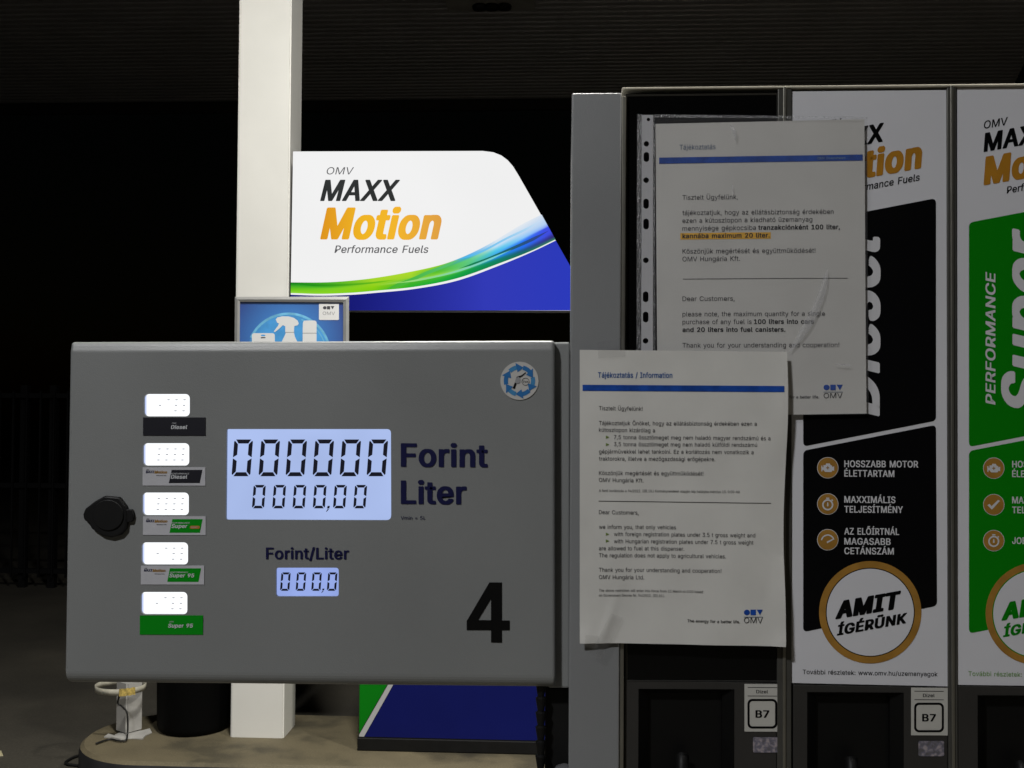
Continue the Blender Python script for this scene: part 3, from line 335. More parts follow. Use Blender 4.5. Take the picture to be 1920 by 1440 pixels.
def emblem(mb, x0, y0, x1, y1, m, Y, disp=None, line=None, m2=None):   # round, square and pointed mark in a row
    s = (x1-x0)/3.25; h = y1-y0; d = disp or (lambda a, b: 0)
    def pl(pts, mm):
        q = []
        for a, b in pts:
            p = P(a, b, Y); p.y -= d(a, b); q.append(p)
        mb.add(q, [list(range(len(q)))], mm)
    pl(circ(x0+s*.52, (y0+y1)/2, s*.52, 24, ry=h/2), m)
    pl([(x0+s*1.14, y0), (x0+s*2.06, y0), (x0+s*2.06, y1), (x0+s*1.14, y1)], m)
    pl([(x0+s*2.2, y0), (x1, y0), (x0+s*2.75, y1)], m)
    if line: pl([(x0, line), (x1, line), (x1, line+.9), (x0, line+.9)], m2 or m)

# ------------------------------------------------------------------ materials
def paint_grey(name, base):
    m = mat(name, base, .36, .05, .04, 3.0, .28, 650, rvar=.05, spec=.6); return m
GREY = paint_grey('grey_powder_coat', (.225, .232, .23))
POST = paint_grey('grey_post_coat', (.228, .234, .238))
STEEL = mat('brushed_trim', (.30, .29, .25), .32, .8, .08, 30)
DARKFR = mat('dark_frame', (.038, .036, .033), .42, .1, .08, 12, spec=.3)
BLACKP = mat('black_gloss_panel', (.003, .003, .003), .12, 0, .1, 6, spec=.3)
BLACKPL = mat('black_plastic', (.006, .006, .006), .5, 0, .2, 20, .1, 300, spec=.25)
WHITEP = mat('white_panel', (.66, .66, .69), .33, 0, .03, 5)
INKBLK = mat('print_black', (.003, .003, .0035), .35, spec=.12)
INKGREEN = mat('print_green', (.003, .205, .003), .38, spec=.12)
INKWHITE = mat('print_white', (.62, .62, .64), .38)
INKORANGE = mat('print_orange', (.42, .19, .018), .36, 0, .12, 25, spec=.25)
INKGOLD = mat('print_gold', (.36, .185, .035), .33, 0, .15, 40, spec=.25)
INKLIME = mat('print_lime', (.16, .33, .08), .4)
NAVY = mat('lettering_navy', (.010, .011, .055), .45, spec=.15)
NUMBLK = mat('numeral_black', (.004, .004, .004), .5, spec=.12)
LABELW = mat('label_white', (.50, .50, .53), .4, 0, .03, 60)
LABELG = mat('label_green', (.003, .25, .008), .4, spec=.15)
LABELB = mat('label_black', (.010, .010, .016), .4)
LABELTX = mat('label_text', (.55, .56, .58), .45)
PAPER = mat('paper', (.63, .62, .585), .75, 0, .04, 14, 1.0, 17)
PAPER2 = mat('paper_in_sleeve', (.60, .59, .565), .75, 0, .04, 10, .6, 15)
INK = mat('toner', (.02, .02, .022), .6, spec=.15)
INKL = mat('toner_thin', (.045, .045, .05), .6, spec=.15)
INKBLUE = mat('ink_blue', (.010, .062, .33), .5, 0, .25, 60, spec=.15)
INKHEAD = mat('ink_heading', (.015, .09, .30), .5, spec=.15)
INKHEAD2 = mat('ink_heading_grey', (.10, .15, .24), .5)
HILITE = mat('highlighter', (.82, .44, .03), .6, 0, .1, 80)
BULLET = mat('bullet_green', (.16, .24, .05), .5)
WHITEPAINT = mat('pillar_white', (.74, .73, .69), .45, 0, .05, 3, .1, 120)

# screens are lit from behind
def emis(name, rgb, s=1.0, var=0.0, nscale=6):
    m = bpy.data.materials.new(name); m.use_nodes = True; n = m.node_tree.nodes; l = m.node_tree.links; n.clear()
    e = n.new('ShaderNodeEmission'); e.inputs[0].default_value = (*rgb, 1); e.inputs[1].default_value = s
    if var:
        g = n.new('ShaderNodeNewGeometry'); t = n.new('ShaderNodeTexNoise'); t.inputs['Scale'].default_value = nscale
        l.new(g.outputs['Position'], t.inputs['Vector'])
        r = n.new('ShaderNodeMapRange'); r.inputs[1].default_value = .3; r.inputs[2].default_value = .7
        r.inputs[3].default_value = s*(1-var); r.inputs[4].default_value = s*(1+var)
        l.new(t.outputs['Fac'], r.inputs[0]); l.new(r.outputs[0], e.inputs[1])
    o = n.new('ShaderNodeOutputMaterial'); l.new(e.outputs[0], o.inputs[0]); return m
LCD = emis('lcd_blue', lin((169, 188, 234)), 1.0, .09, 6)
LCD2 = emis('lcd_small', lin((148, 168, 229)), 1.0, .10, 14)
LCDW = emis('lcd_white', (.95, .97, 1.0), 1.15)
LCDM = emis('lcd_mark', lin((90, 90, 98)), 1.0)
LCDE = [emis('lcd_edge', tuple(np.array((.30, .45, 1.0))*(1-k/5)+np.array((.95, .97, 1.0))*k/5), 1.0) for k in range(5)]
LCDM2 = emis('lcd_mark_faint', (.72, .72, .76), 1.0)
SEGD = mat('lcd_segment', (.010, .011, .03), .4)

# ------------------------------------------------------------------ setting: ground, kerb islands
def ground_mat():
    m = bpy.data.materials.new('asphalt'); m.use_nodes = True; n = m.node_tree.nodes; l = m.node_tree.links; b = n['Principled BSDF']
    g = n.new('ShaderNodeNewGeometry')
    t = n.new('ShaderNodeTexNoise'); t.inputs['Scale'].default_value = 1.3; t.inputs['Detail'].default_value = 8; t.inputs['Roughness'].default_value = .65
    t2 = n.new('ShaderNodeTexNoise'); t2.inputs['Scale'].default_value = 90; t2.inputs['Detail'].default_value = 4
    l.new(g.outputs['Position'], t.inputs['Vector']); l.new(g.outputs['Position'], t2.inputs['Vector'])
    r = n.new('ShaderNodeValToRGB'); r.color_ramp.elements[0].position = .3; r.color_ramp.elements[1].position = .75
    r.color_ramp.elements[0].color = (.040, .036, .028, 1); r.color_ramp.elements[1].color = (.075, .067, .051, 1)
    mx = n.new('ShaderNodeMixRGB'); mx.blend_type = 'OVERLAY'; mx.inputs[0].default_value = .45
    l.new(t.outputs['Fac'], r.inputs[0]); l.new(r.outputs[0], mx.inputs[1]); l.new(t2.outputs['Fac'], mx.inputs[2])
    l.new(mx.outputs[0], b.inputs['Base Color']); b.inputs['Roughness'].default_value = .8
    bp = n.new('ShaderNodeBump'); bp.inputs['Strength'].default_value = .4; bp.inputs['Distance'].default_value = .004
    l.new(t2.outputs['Fac'], bp.inputs['Height']); l.new(bp.outputs[0], b.inputs['Normal'])
    return m
def concrete_mat():
    m = bpy.data.materials.new('stained_concrete'); m.use_nodes = True; n = m.node_tree.nodes; l = m.node_tree.links; b = n['Principled BSDF']
    g = n.new('ShaderNodeNewGeometry')
    t = n.new('ShaderNodeTexNoise'); t.inputs['Scale'].default_value = 3.2; t.inputs['Detail'].default_value = 9; t.inputs['Distortion'].default_value = .1
    t2 = n.new('ShaderNodeTexNoise'); t2.inputs['Scale'].default_value = 160; t2.inputs['Detail'].default_value = 4
    l.new(g.outputs['Position'], t.inputs['Vector']); l.new(g.outputs['Position'], t2.inputs['Vector'])
    r = n.new('ShaderNodeValToRGB'); e = r.color_ramp.elements
    e[0].position = .36; e[0].color = (.066, .056, .034, 1); e[1].position = .66; e[1].color = (.150, .124, .073, 1)
    x = r.color_ramp.elements.new(.46); x.color = (.118, .098, .058, 1)
    t3 = n.new('ShaderNodeTexNoise'); t3.inputs['Scale'].default_value = 2.1; t3.inputs['Detail'].default_value = 4; l.new(g.outputs['Position'], t3.inputs['Vector'])
    r3 = n.new('ShaderNodeMapRange'); r3.inputs[1].default_value = .52; r3.inputs[2].default_value = .60; r3.inputs[3].default_value = 1; r3.inputs[4].default_value = .5
    l.new(t3.outputs['Fac'], r3.inputs[0])
    mo = n.new('ShaderNodeVectorMath'); mo.operation = 'SCALE'; l.new(r.outputs[0], mo.inputs[0]); l.new(r3.outputs[0], mo.inputs['Scale'])   # old oil stains
    mx = n.new('ShaderNodeMixRGB'); mx.blend_type = 'OVERLAY'; mx.inputs[0].default_value = .35
    l.new(t.outputs['Fac'], r.inputs[0]); l.new(mo.outputs[0], mx.inputs[1]); l.new(t2.outputs['Fac'], mx.inputs[2])
    l.new(mx.outputs[0], b.inputs['Base Color']); b.inputs['Roughness'].default_value = .75
    bp = n.new('ShaderNodeBump'); bp.inputs['Strength'].default_value = .3; bp.inputs['Distance'].default_value = .003
    l.new(t2.outputs['Fac'], bp.inputs['Height']); l.new(bp.outputs[0], b.inputs['Normal'])
    return m
CONC = concrete_mat()
KERBSIDE = mat('kerb_side_black', (.022, .022, .024), .6, 0, .3, 12, .2, 90)  # sides of the kerb are near black, its top is concrete
mb = MB(); mb.add([(-60, -40, 0), (60, -40, 0), (60, 90, 0), (-60, 90, 0)], [[0, 1, 2, 3]], ground_mat())
tag(mb.build('ground'), 'dark worn asphalt forecourt of the filling station', kind='structure')
def island(x0, x1, y0, y1, h):
    r = (y1-y0)/2; cy = (y0+y1)/2; out = []
    for i in range(25):
        g = math.pi/2+math.pi*i/24; out.append((x0+r+r*math.cos(g), cy+r*math.sin(g)))
    for i in range(25):
        g = -math.pi/2+math.pi*i/24; out.append((x1-r+r*math.cos(g), cy+r*math.sin(g)))
    prof = [(0, 0), (0, h-.03), (.006, h-.012), (.022, h)]
    mb = MB(); vs = []; n = len(out)
    for d, z in prof:
        for x, y in out:
            c = Vector((min(max(x, x0+r), x1-r), cy)); v = Vector((x, y))-c; k = 1-d/r
            vs.append((c.x+v.x*k, c.y+v.y*k, z))
    fs = [[i*n+k, i*n+(k+1) % n, (i+1)*n+(k+1) % n, (i+1)*n+k] for i in range(3) for k in range(n)]
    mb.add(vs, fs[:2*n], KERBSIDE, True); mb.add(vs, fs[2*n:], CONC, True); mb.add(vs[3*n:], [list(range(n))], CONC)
    return mb
IZ = .15
tag(island(-2.10, 3.6, 4.245, 4.97, IZ).build('kerb'), 'raised concrete pump kerb with a rounded end across the lane', kind='structure')
tag(island(-.35, 2.6, 1.42, 2.35, .12).build('kerb'), 'raised concrete kerb under the near dispenser', kind='structure')

# ------------------------------------------------------------------ canopy with ribbed soffit and lamps
SOFF = mat('canopy_soffit', (.33, .32, .325), .36, .1, .1, 2)
DARKM = mat('dark_metal', (.03, .028, .027), .5, .2, .1, 5)
can = thing('canopy', (0, 10.4, CEIL), 'dark ribbed canopy soffit overhead above the whole forecourt', 'canopy')
mb = MB(); vs = []; y = -4.0; xm = lambda y: 5.6 if y < 3 else 1.45+.265*y if y > 6 else 5.6-(y-3)/3*2.56
while y < 10.38:
    for yy, zz in ((y, 0), (y+.062, 0), (y+.070, .022), (y+.092, .022)):
        vs.append((-9.0, yy, CEIL+zz)); vs.append((xm(yy), yy, CEIL+zz))
    y += .1
mb.add(vs, [[2*i, 2*i+1, 2*i+3, 2*i+2] for i in range(len(vs)//2-1)], SOFF)
mb.build('ribbed_soffit', can)
mb = MB(); mb.box((-9, 10.385, CEIL-.10), (4.25, 10.45, CEIL+.65), DARKM); mb.box((-9, -4.0, CEIL+.1), (3.2, 10.38, CEIL+.6), DARKM)
mb.build('fascia', can)
LENS = mat('lamp_glass', (.7, .7, .68), .25)
for i, (lx, ly, wt, lc, sp) in enumerate(LAMPS):
    t = thing('canopy_lamp', (lx, ly, CEIL), ['square canopy lamp lighting the near lane', 'square canopy lamp lighting the pillar and the kerb',
              'square canopy lamp above the near dispenser'][i], 'lamp', 'lit lamps under the canopy')
    mb = MB(); q = .24
    for a, b in (((-q, -q), (q, -q+.04)), ((-q, q-.04), (q, q)), ((-q, -q+.04), (-q+.04, q-.04)), ((q-.04, -q+.04), (q, q-.04))):
        mb.box((lx+a[0], ly+a[1], CEIL-.07), (lx+b[0], ly+b[1], CEIL-.004), DARKM)
    mb.build('lamp_housing', t)
    ld = bpy.data.lights.new('lamp_light', 'AREA'); ld.shape = 'SQUARE'; ld.size = .36; ld.energy = wt; ld.color = lc; ld.spread = math.radians(sp)
    lo = bpy.data.objects.new('lamp_light', ld); COL.objects.link(lo); lo.parent = t; lo.location = (0, 0, -.05)
# an unlit fixture with its lenses seen at the top of the picture
t = thing('canopy_lamp', PZ(920, 12, CEIL), 'dark unlit fixture box hanging under the ribbed canopy soffit', 'lamp')
a = PZ(840, 22, CEIL-.06); b = PZ(1003, 21, CEIL-.06)
mb = MB(); mb.box((a.x, a.y-.45, CEIL-.06), (b.x, a.y, CEIL-.003), mat('fixture_grey', (.30, .29, .27), .5, 0, .2, 9), .008); mb.build('lamp_housing', t)
for k in range(3):
    mb = MB(); cx = a.x+(b.x-a.x)*(.38+.14*k)
    mb.lathe((cx, a.y-.12, CEIL-.06), [(.05, -.03), (.055, -.012), (.05, -.001)], BLACKPL, 16); mb.build('lamp_lens', t)

# ------------------------------------------------------------------ the pillar, its poster and the backlit sign
YP = 4.60
pill = thing('canopy_pillar', (P(475, 1388, YP).x, YP+.1, IZ), 'tall white square pillar carrying the canopy behind the display', 'pillar')
mb = MB()
b0, b1 = PZ(424.5, 1389, IZ), PZ(526, 1391, IZ); t0, t1 = P(448.5, 0, YP), P(546.5, 0, YP)
k = (CEIL-IZ)/(t0.z-IZ)
def up(b, t): return Vector((b.x+(t.x-b.x)*k, YP, CEIL+.02))
T0, T1 = up(b0, t0), up(b1, t1); D = .20
B0 = Vector((b0.x, YP, IZ)); B1 = Vector((b1.x, YP, IZ)); dv = Vector((0, D, 0))
bm = bmesh.new(); q = [bm.verts.new(v) for v in (B0, B1, B1+dv, B0+dv, T0, T1, T1+dv, T0+dv)]
for f in ((3, 2, 1, 0), (4, 5, 6, 7), (0, 1, 5, 4), (1, 2, 6, 5), (2, 3, 7, 6), (3, 0, 4, 7)): bm.faces.new([q[i] for i in f])
bmesh.ops.bevel(bm, geom=[e for e in bm.edges if abs((e.verts[0].co-e.verts[1].co).z) > 1], offset=.006, segments=2, affect='EDGES')
mb.bm(bm, WHITEPAINT); mb.build('shaft', pill)

YS = 4.57
sign = thing('backlit_sign', (P(800, 582, YS).x, YS, P(800, 582, YS).z), 'white backlit sign with an orange Motion wordmark and a green and blue swoosh', 'sign')
edge_x = lambda y: 973+(y-330)*.569
outline = [(549.5, 284), (905, 283), (925, 285.5), (940, 291.5), (952, 300.5), (962, 312), (973, 330), (edge_x(582.5), 582.5), (545, 581), (545, 553)]
SIGNW = emis('sign_white', lin((241, 241, 241)), 1.0, .015, 2)
mb = MB(); mb.prism(outline, YS+.004, YS+.12, mat('sign_case', (.35, .35, .36), .4)); fixn(mb.build('sign_case', sign))
mb = MB(); mb.poly(outline, YS, SIGNW); mb.build('sign_face', sign)
def spl(pts, x):                              # monotone-ish cubic through points
    xs = [p[0] for p in pts]; ys = [p[1] for p in pts]; i = max(0, min(len(xs)-2, int(np.searchsorted(xs, x))-1))
    m = lambda j: (ys[min(j+1, len(xs)-1)]-ys[max(j-1, 0)])/(xs[min(j+1, len(xs)-1)]-xs[max(j-1, 0)])
    h = xs[i+1]-xs[i]; t = (x-xs[i])/h
    return (2*t**3-3*t*t+1)*ys[i]+(t**3-2*t*t+t)*h*m(i)+(-2*t**3+3*t*t)*ys[i+1]+(t**3-t*t)*h*m(i+1)
cA = [(544.5, 529.5), (606, 529.5), (650, 527), (700, 521.5), (759, 511.6), (827, 496.5), (874, 479), (918, 457), (977, 421.5), (1016, 402)]
cW = [(544.5, 552.5), (600, 554.3), (657, 552.8), (700, 549.5), (779, 541.5), (858, 526), (937, 497.5), (997, 472.5), (1042, 451)]
cG = [(544.5, 549.5), (600, 551), (657, 549), (700, 545.5), (779, 537.5), (858, 521.5), (937, 493.5), (997, 470), (1041.5, 449)]
ST = [(545, [(0, (30, 120, 30)), (.12, (20, 130, 30)), (.35, (70, 175, 40)), (.7, (110, 200, 30)), (1, (150, 215, 60))]),
      (620, [(0, (90, 180, 40)), (.3, (40, 160, 30)), (.55, (120, 205, 40)), (1, (140, 212, 30))]),
      (700, [(0, (170, 215, 45)), (.35, (160, 212, 40)), (.7, (140, 208, 20)), (1, (120, 200, 20))]),
      (770, [(0, (175, 218, 45)), (.35, (160, 212, 45)), (.48, (110, 195, 60)), (.56, (165, 220, 130)), (.68, (70, 180, 40)), (1, (40, 175, 45))]),
      (820, [(0, (160, 212, 40)), (.2, (70, 180, 60)), (.4, (95, 195, 45)), (.58, (165, 220, 80)), (.68, (70, 185, 50)), (1, (18, 165, 55))]),
      (880, [(0, (110, 180, 235)), (.12, (60, 165, 225)), (.25, (100, 205, 130)), (.5, (85, 195, 130)), (.63, (150, 220, 140)), (.74, (25, 160, 70)), (1, (14, 145, 70))]),
      (930, [(0, (225, 232, 240)), (.25, (190, 222, 245)), (.4, (80, 200, 235)), (.58, (60, 165, 235)), (.7, (40, 140, 235)), (.8, (20, 130, 110)), (1, (16, 130, 75))]),
      (980, [(0, (228, 234, 240)), (.3, (190, 215, 242)), (.45, (140, 200, 250)), (.55, (45, 120, 250)), (.76, (40, 110, 235)), (.86, (35, 90, 130)), (1, (22, 115, 80))]),
      (1020, [(0, (215, 226, 240)), (.35, (180, 208, 242)), (.46, (140, 170, 245)), (.5, (62, 82, 232)), (.75, (62, 80, 225)), (.87, (52, 55, 140)), (.97, (50, 110, 100)), (1, (60, 150, 100))]),
      (1045, [(0, (205, 220, 240)), (.38, (170, 200, 240)), (.44, (75, 80, 225)), (.7, (66, 72, 215)), (.88, (50, 40, 110)), (.96, (50, 110, 95)), (1, (60, 150, 100))])]
def ramp(st, t):
    for (a, ca), (b, cb) in zip(st, st[1:]):
        if t <= b: k = (t-a)/(b-a); return np.array(ca)*(1-k)+np.array(cb)*k
    return np.array(st[-1][1], float)
def swoosh(x, t):
    for (a, sa), (b, sb) in zip(ST, ST[1:]):
        if x <= b: k = max(0, (x-a)/(b-a)); return ramp(sa, t)*(1-k)+ramp(sb, t)*k
    return ramp(ST[-1][1], t)
def vcol_mat(name):
    m = bpy.data.materials.new(name); m.use_nodes = True; n = m.node_tree.nodes; l = m.node_tree.links; n.clear()
    a = n.new('ShaderNodeVertexColor'); a.layer_name = 'print'; e = n.new('ShaderNodeEmission'); o = n.new('ShaderNodeOutputMaterial')
    l.new(a.outputs[0], e.inputs[0]); l.new(e.outputs[0], o.inputs[0]); return m
VC = vcol_mat('sign_print')
def grid_art(name, rows, cols, fpos, fcol, Y, parent):
    mb = MB(); vs = []; cs = []
    for j in range(rows+1):
        for i in range(cols+1):
            s, t = i/cols, j/rows; x, y = fpos(s, t); vs.append(P(x, y, Y)); cs.append(lin(fcol(x, y, s, t)))
    mb.add(vs, [[j*(cols+1)+i, (j+1)*(cols+1)+i, (j+1)*(cols+1)+i+1, j*(cols+1)+i+1] for j in range(rows) for i in range(cols)], VC)
    o = mb.build(name, parent); ca = o.data.color_attributes.new('print', 'FLOAT_COLOR', 'POINT')
    for i, c in enumerate(cs): ca.data[i].color = (*c, 1)
    return o
def pos_sw(s, t):
    xa = 545+(1015.5-545)*s; xg = 545+(1041.5-545)*s
    ya = spl(cA, xa); yg = spl(cG, xg); return xa+(xg-xa)*t, ya+(yg-ya)*t
grid_art('swoosh', 36, 150, pos_sw, lambda x, y, s, t: swoosh(x, t), YS-.0025, sign)
def pos_bl(s, t):
    xt = 545+(1042-545)*s; xb = 545+(edge_x(582)-545)*s
    yt = spl(cW, xt); x = xt+(xb-xt)*t; y = yt+(582-yt)*t
    return x, y
def col_bl(x, y, s, t):
    k = min(1, max(0, (x-660)/250)); c = np.array((24, 27, 118))*(1-k)+np.array((50, 58, 182))*k
    k2 = min(1, max(0, (x-920)/150)); return c*(1-k2)+np.array((44, 58, 186))*k2
grid_art('blue_field', 10, 90, pos_bl, col_bl, YS-.0025, sign)
def ribbon(pts, w0, w1, c0, c1, Y):           # crisp light streaks printed in the swoosh
    n = 40; mb = MB(); vs = []; cs = []; xa, xb = pts[0][0], pts[-1][0]
    for i in range(n+1):
        t = i/n; x = xa+(xb-xa)*t; y = spl(pts, x); wd = (w0+(w1-w0)*t)*min(1, 6*t, 6*(1-t))+.05
        for q in (-1, 1): vs.append(P(x, y+q*wd/2, Y)); cs.append(lin(np.array(c0)*(1-t)+np.array(c1)*t))
    mb.add(vs, [[2*i, 2*i+1, 2*i+3, 2*i+2] for i in range(n)], VC); o = mb.build('swoosh_streak', sign)
    ca = o.data.color_attributes.new('print', 'FLOAT_COLOR', 'POINT')
    for i, c in enumerate(cs): ca.data[i].color = (*c, 1)
ribbon([(724, 542), (763, 528.5), (800, 512), (830, 500.5), (862, 487)], 9, 5, (70, 178, 45), (90, 195, 120), YS-.0030)
ribbon([(740, 531.5), (790, 524), (850, 510.5), (900, 493.5), (960, 468)], 3.2, 3.6, (160, 220, 110), (110, 205, 225), YS-.0034)
ribbon([(560, 533.5), (600, 535), (650, 534), (700, 530), (745, 524)], 3.5, 3, (20, 130, 25), (130, 205, 30), YS-.0030)
ribbon([(860, 504), (910, 487), (960, 466), (1000, 448), (1030, 432)], 4, 7, (14, 140, 70), (54, 60, 150), YS-.0030)
ribbon([(850, 489), (900, 473), (950, 447), (990, 428), (1018, 411)], 3, 5, (60, 175, 235), (205, 224, 244), YS-.0030)
SGREY = emis('sign_ink_grey', lin((88, 88, 90)), 1.0)
SBLK = emis('sign_ink_black', lin((48, 50, 50)), 1.0, .15, 12)
mb = MB()
T(mb, 'OMV', 611, 327, 664, 327, 13.5, SGREY, YS-.002, .24, .004); mb.build('small_lettering', sign); mb = MB()
T(mb, 'Performance Fuels', 627, 474.3, 805, 474.3, 14, SGREY, YS-.002, .22, .012)
mb.build('small_lettering', sign)
mb = MB(); T(mb, 'MAXX', 600, 377, 751, 377, 40, SBLK, YS-.002, .25, .03); mb.build('black_lettering', sign)
mb = MB(); T(mb, 'Motion', 600, 449, 834, 449, 60, VC, YS-.002, .22, .045, res=6)
o = mb.build('orange_lettering', sign); ca = o.data.color_attributes.new('print', 'FLOAT_COLOR', 'POINT')
xa, xb = P(600, 449, YS).x, P(834, 449, YS).x
for i, v in enumerate(o.data.vertices):
    u = (v.co.x+wloc(sign).x-xa)/(xb-xa)
    c = ramp([(0, (222, 148, 32)), (.35, (240, 182, 38)), (.6, (243, 182, 44)), (1, (222, 158, 72))], u); ca.data[i].color = (*lin(c), 1)

YF = 4.53
fr = thing('poster_frame', (P(548, 855, YF).x, YF, P(548, 855, YF).z), 'silver poster frame with a blue cleaning spray advert on the white pillar', 'poster')
mb = MB(); ALU = mat('frame_aluminium', (.50, .50, .49), .35, .5, .05, 20)
O = [(440.5, 556.5), (654.5, 556), (654, 862), (438.5, 862)]; I = [(450, 566), (643.5, 567), (643, 852), (448, 852)]
mid = [((O[i][0]+I[i][0])/2, (O[i][1]+I[i][1])/2) for i in range(4)]
vs = [P(x, y, YF+.022) for x, y in O]+[P(x, y, YF+.005) for x, y in O]+[P(x, y, YF) for x, y in mid]+[P(x, y, YF+.006) for x, y in I]+[P(x, y, YF+.018) for x, y in I]
mb.add(vs, [[a*4+i, a*4+(i+1) % 4, (a+1)*4+(i+1) % 4, (a+1)*4+i] for a in range(4) for i in range(4)], ALU)
bk = [P(x, y, YF+.021) for x, y in O]; mb.add(bk, [[0, 1, 2, 3]], ALU)
mb.build('frame', fr)
def poster_mat():
    m = mat('poster_blue', (.04, .12, .42), .4); n = m.node_tree.nodes; l = m.node_tree.links; b = n['Principled BSDF']
    c = P(541, 640, YF+.014); g = n.new('ShaderNodeNewGeometry')
    d = n.new('ShaderNodeVectorMath'); d.operation = 'DISTANCE'; d.inputs[1].default_value = c; l.new(g.outputs['Position'], d.inputs[0])
    r = n.new('ShaderNodeValToRGB'); r.color_ramp.elements[0].position = .10; r.color_ramp.elements[0].color = (.05, .22, .60, 1)
    r.color_ramp.elements[1].position = .27; r.color_ramp.elements[1].color = (.028, .060, .25, 1)
    l.new(d.outputs['Value'], r.inputs[0]); l.new(r.outputs[0], b.inputs['Base Color']); return m
yp = YF+.014; PL1 = mat('poster_disc', (.06, .30, .66), .4, 0, .15, 18); PL2 = mat('poster_ring', (.16, .48, .74), .4, 0, .2, 25)
PW = mat('poster_white', (.72, .72, .72), .4); PG = mat('poster_grey', (.30, .30, .31), .4); PK = mat('poster_dark', (.05, .05, .06), .4)
mb = MB(); mb.poly([(445, 563), (646, 563), (646, 855), (445, 855)], yp, poster_mat())
mb.poly(circ(541, 666, 78, 48), yp-.0006, PL1)
ringpoly(mb, 541, 666, 80, 75.5, yp-.0010, PL2, 40, 205, 352); ringpoly(mb, 541, 666, 72, 70, yp-.0010, PL2, 30, 290, 352)
tr = lambda pts: [(430+x/7.68, 540+y/7.68) for x, y in pts]
mb.poly(tr([(668, 455), (690, 425), (760, 408), (850, 408), (930, 430), (985, 470), (1000, 510), (985, 535), (935, 550), (930, 634), (805, 634), (805, 550), (770, 535), (690, 610), (655, 635), (640, 625), (700, 545), (715, 510), (690, 500)]), yp-.0014, PW)
mb.poly(tr([(815, 644), (930, 644), (945, 700), (990, 800), (1000, 1400), (730, 1400), (740, 800), (790, 700)]), yp-.0014, PW)
mb.poly(tr(rpoly([(1060, 468), (1258, 468), (1256, 646), (1056, 646)], [40, 40, 0, 0])), yp-.0014, PW)
mb.poly(tr([(1056, 656), (1256, 656), (1256, 1400), (1056, 1400)]), yp-.0014, PW)
mb.poly(tr([(1056, 640), (1256, 640), (1256, 657), (1056, 657)]), yp-.0011, PG)
mb.poly(tr([(805, 632), (935, 632), (935, 646), (805, 646)]), yp-.0011, PG)
mb.poly(tr(rpoly([(325, 650), (655, 650), (655, 1400), (325, 1400)], [40, 40, 0, 0])), yp-.0016, PW)
mb.poly(tr([(455, 708), (520, 706), (520, 720), (455, 726)]), yp-.0019, PK); mb.poly(tr(circ(488, 682, 34, 16, ry=12)), yp-.0019, PL1)
mb.poly(rrect(598, 569.3, 635.5, 600, 2), yp-.0016, PW)
emblem(mb, 605.5, 574, 626.8, 580, PK, yp-.0019)
T(mb, 'OMV', 605, 590.5, 628, 590.5, 6.2, PG, yp-.0019)
mb.build('poster', fr)

# ------------------------------------------------------------------ things on the far kerb
YD = 4.45
fd = thing('fuel_dispenser', (P(860, 1405, YD).x, YD+.25, IZ), 'far fuel dispenser with a blue and green skirt, half hidden behind the grey display', 'fuel dispenser')
def xz(px, py, Y): p = P(px, py, Y); return (p.x, p.z)
xl, zb = PZ(674, 1405, IZ).x, IZ; xr = P(1118, 1400, YD).x; z1 = IZ+.055
mb = MB(); mb.prism3([(xl-.006, IZ+.001), (xr, IZ+.001), (xr, z1), (xl-.006, z1)], YD+.006, YD+.5, BLACKPL, .004); mb.build('plinth', fd)
BLUE = mat('skirt_blue', (.005, .008, .095), .38, 0, .05, 6, spec=.15); SGRN = mat('skirt_green', (.003, .17, .006), .38, 0, .05, 6, spec=.15); SWHT = mat('skirt_white', (.42, .42, .43), .4)
mb = MB(); mb.prism3([(xl, z1+.001), (xr, z1+.001), (xr, 1.0), (xl, 1.0)], YD+.012, YD+.49, DARKFR)
zl = z1+.004; q0 = xl+.002; sl = .556
def bx(z, o): return q0+(z-zl)*sl+o
mb.add([(bx(zl, .022), YD+.009, zl), (xr, YD+.009, zl), (xr, YD+.009, .995), (bx(.995, .022), YD+.009, .995)], [[0, 1, 2, 3]], BLUE)
mb.add([(q0, YD+.009, zl), (bx(zl, .020), YD+.009, zl), (bx(.995, .020), YD+.009, .995), (bx(.995, .006), YD+.009, .995), (q0, YD+.009, zl+.008)], [[0, 1, 2, 3, 4]], SWHT)
mb.add([(q0, YD+.009, zl+.014), (bx(.995, .003), YD+.009, .995), (q0, YD+.009, .995)], [[0, 1, 2]], SGRN)
mb.add([(xl-.001, YD+.012, zl), (xl-.001, YD+.012, .995), (xl-.001, YD+.48, .995), (xl-.001, YD+.48, zl)], [[0, 1, 2, 3]], SGRN)
mb.build('skirt', fd)
mb = MB(); mb.box((xl+.02, YD+.03, 1.0), (xr-.02, YD+.47, 1.44), POST, .012); mb.build('upper_cabinet', fd)

px0 = PZ(340, 1384, IZ); bin_c = (px0.x, px0.y+.155, IZ)
bn = thing('waste_bin', bin_c, 'round black waste bin between the white post and the pillar', 'bin')
mb = MB(); BINM = mat('bin_black', (.0025, .0025, .0025), .6, spec=.06); mb.lathe(bin_c, [(.145, .001), (.155, .012), (.158, .03), (.165, .60), (.17, .61), (.17, .63)], BINM); mb.build('bin_body', bn)
mb = MB(); mb.lathe(bin_c, [(.172, .631), (.172, .66), (.15, .72), (.08, .75), (.03, .755)], BINM); mb.build('bin_lid', bn)

